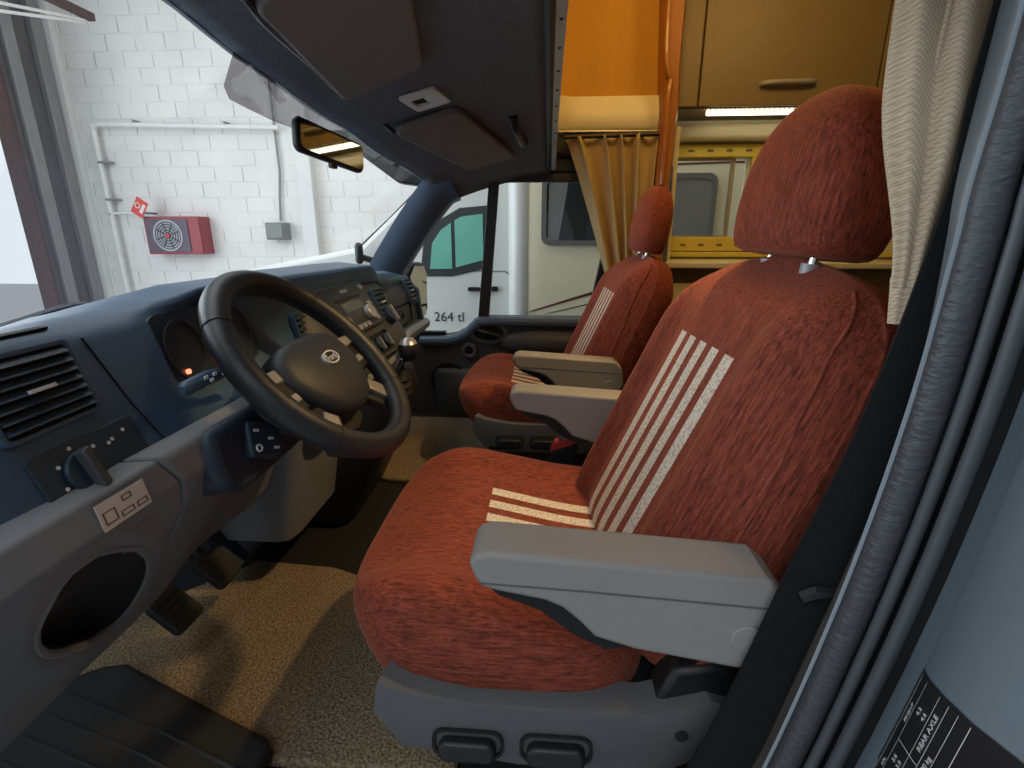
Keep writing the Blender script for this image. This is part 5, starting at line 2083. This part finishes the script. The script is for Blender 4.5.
# luton side wall, moulded cream strip, wooden post
bm = new_bm()
bx(bm, 2.20, 2.26, -0.47, 0.50, 1.20, 1.80)
struct('wall_luton', bm, M_ORANGE)
t = thing('moulded_ledge', 'cream moulded ledge along the roof opening above the far curtain', 'ledge', (2.18, -0.2, 1.2))
bm = new_bm()
rg = []
for i in range(12):
    y = 0.0 - 0.42 * i / 11
    k = ss(0, 0.18, i / 11)
    rg.append([Vector((2.205, y, 1.305 + 0.015 * (1 - k))), Vector((2.195 - 0.025 * k, y, 1.300 + 0.015 * (1 - k))), Vector((2.19 - 0.04 * k, y, 1.24)), Vector((2.19 - 0.045 * k, y, 1.19)), Vector((2.19 - 0.02 * k, y, 1.172)), Vector((2.205, y, 1.172))])
loft(bm, rg)
obj('body', bm, M_CREAM, t, angle=60)
bm = new_bm()
tube(bm, [(2.15, -0.03, 1.175), (2.145, -0.42, 1.172)], 0.006, 8)
obj('chrome_edge', bm, M_CHR, t)
t = thing('wooden_post', 'orange wooden post rising behind the passenger seat', 'post', (2.1, -0.43, 0.9))
bm = new_bm()
rg = []
for z, y0, y1, x0 in ((0.40, -0.410, -0.455, 2.12), (0.96, -0.402, -0.455, 2.10), (1.10, -0.402, -0.462, 2.10), (1.25, -0.404, -0.466, 2.10), (1.40, -0.396, -0.460, 2.10), (1.60, -0.385, -0.462, 2.10), (1.80, -0.375, -0.465, 2.10)):
    rg.append([Vector((x0, y0 - 0.008, z)), Vector((x0 + 0.01, y0, z)), Vector((2.20, y0, z)), Vector((2.20, y1, z)), Vector((x0 + 0.01, y1, z)), Vector((x0, y1 + 0.008, z))])
loft(bm, rg)
obj('post', bm, M_WOODP, t, angle=40)
bm = new_bm()
tube(bm, smooth_path([(2.09, -0.395, 1.80), (2.085, -0.40, 1.45), (2.085, -0.412, 1.36), (2.09, -0.425, 1.33), (2.085, -0.42, 1.28), (2.09, -0.422, 1.12), (2.10, -0.425, 0.98)], 6), 0.011, 10)
obj('edge_bead', bm, M_WOODP, t)
# rim of the roof opening: rubber edge and riveted silver strip
t = thing('opening_rim', 'riveted silver and rubber rim along the roof opening', 'rim', (1.3, 0, 1.15))
bm = new_bm()
rg = [[Vector((x, y, head_z(x, 0) + dz)) for y, dz in ((0.014, -0.014), (0.014, 0.03), (-0.004, 0.03), (-0.004, -0.014), (0.005, -0.018))] for x in [0.42 + 1.74 * i / 20 for i in range(21)]]
loft(bm, rg)
obj('rubber_edge', bm, M_BLK, t)
bm = new_bm()
rg = [[Vector((x, y, head_z(x, 0) + dz)) for y, dz in ((-0.004, -0.012), (-0.004, 0.05), (-0.022, 0.05), (-0.022, -0.010))] for x in [0.42 + 1.74 * i / 20 for i in range(21)]]
loft(bm, rg)
obj('silver_strip', bm, M_SIL, t)
for k in range(9):
    x = 0.8 + 0.15 * k
    bm = new_bm()
    bmesh.ops.create_uvsphere(bm, u_segments=8, v_segments=6, radius=0.004)
    bmesh.ops.translate(bm, verts=bm.verts[:], vec=(x, -0.013, head_z(x, 0) - 0.010))
    obj('rivet', bm, M_BLK, t)
bm = new_bm()
bx(bm, 2.155, 2.20, -0.44, 0.02, 1.085, 1.168)
obj('corner_filler', bm, M_BLK, t, bevel=0.02)

# far curtain tied back to the pillar
t = thing('far_curtain', 'tan cab curtain hanging from the roof opening and drawn in behind the passenger seat', 'curtain', (2.13, -0.2, 1.0))
bm = new_bm()


def far_cloth(u, v):
    top = Vector((2.110, -0.060 - 0.335 * u, 1.150 + 0.010 * u + 0.004 * math.sin(u * 40)))
    bot = Vector((2.130, -0.240 - 0.140 * u, 0.62))
    p = top.lerp(bot, v)
    p.y = top.y + (bot.y - top.y) * (v ** 0.9)
    w = u + 0.035 * math.sin(u * 9 + 1)
    f = math.sin(w * 2 * math.pi * 4.5 + 0.5 + 0.9 * v) * (0.022 - 0.004 * v) + math.sin(w * 2 * math.pi * 9.5 + 1.3) * 0.005 * (1 - 0.6 * v)
    p.x += f
    p.y += 0.008 * math.cos(w * 2 * math.pi * 4.5) * (1 - v)
    return p


sheet(bm, far_cloth, 120, 30)
obj('cloth', bm, M_CURT2, t, solid=0.003)
bm = new_bm()
tube(bm, [(2.10, -0.05, 1.148), (2.10, -0.40, 1.155)], 0.008, 8)
obj('track', bm, M_BLK, t)

# bench shelf under the camper window
t = thing('bench_shelf', 'pale wooden bench shelf under the camper window, behind the seats', 'shelf', (2.3, -1.2, 0.3))
bm = new_bm()
bx(bm, 2.16, 2.44, -2.4, -0.47, 0.664, 0.690)
obj('top', bm, M_CREAM, t, bevel=0.006)
bm = new_bm()
bx(bm, 2.22, 2.44, -2.4, -0.47, 0.0, 0.664)
obj('body', bm, M_LOCK, t)
bm = new_bm()
bx(bm, 2.205, 2.22, -1.30, -0.52, 0.30, 0.60)
obj('door', bm, M_CREAM, t, bevel=0.003)
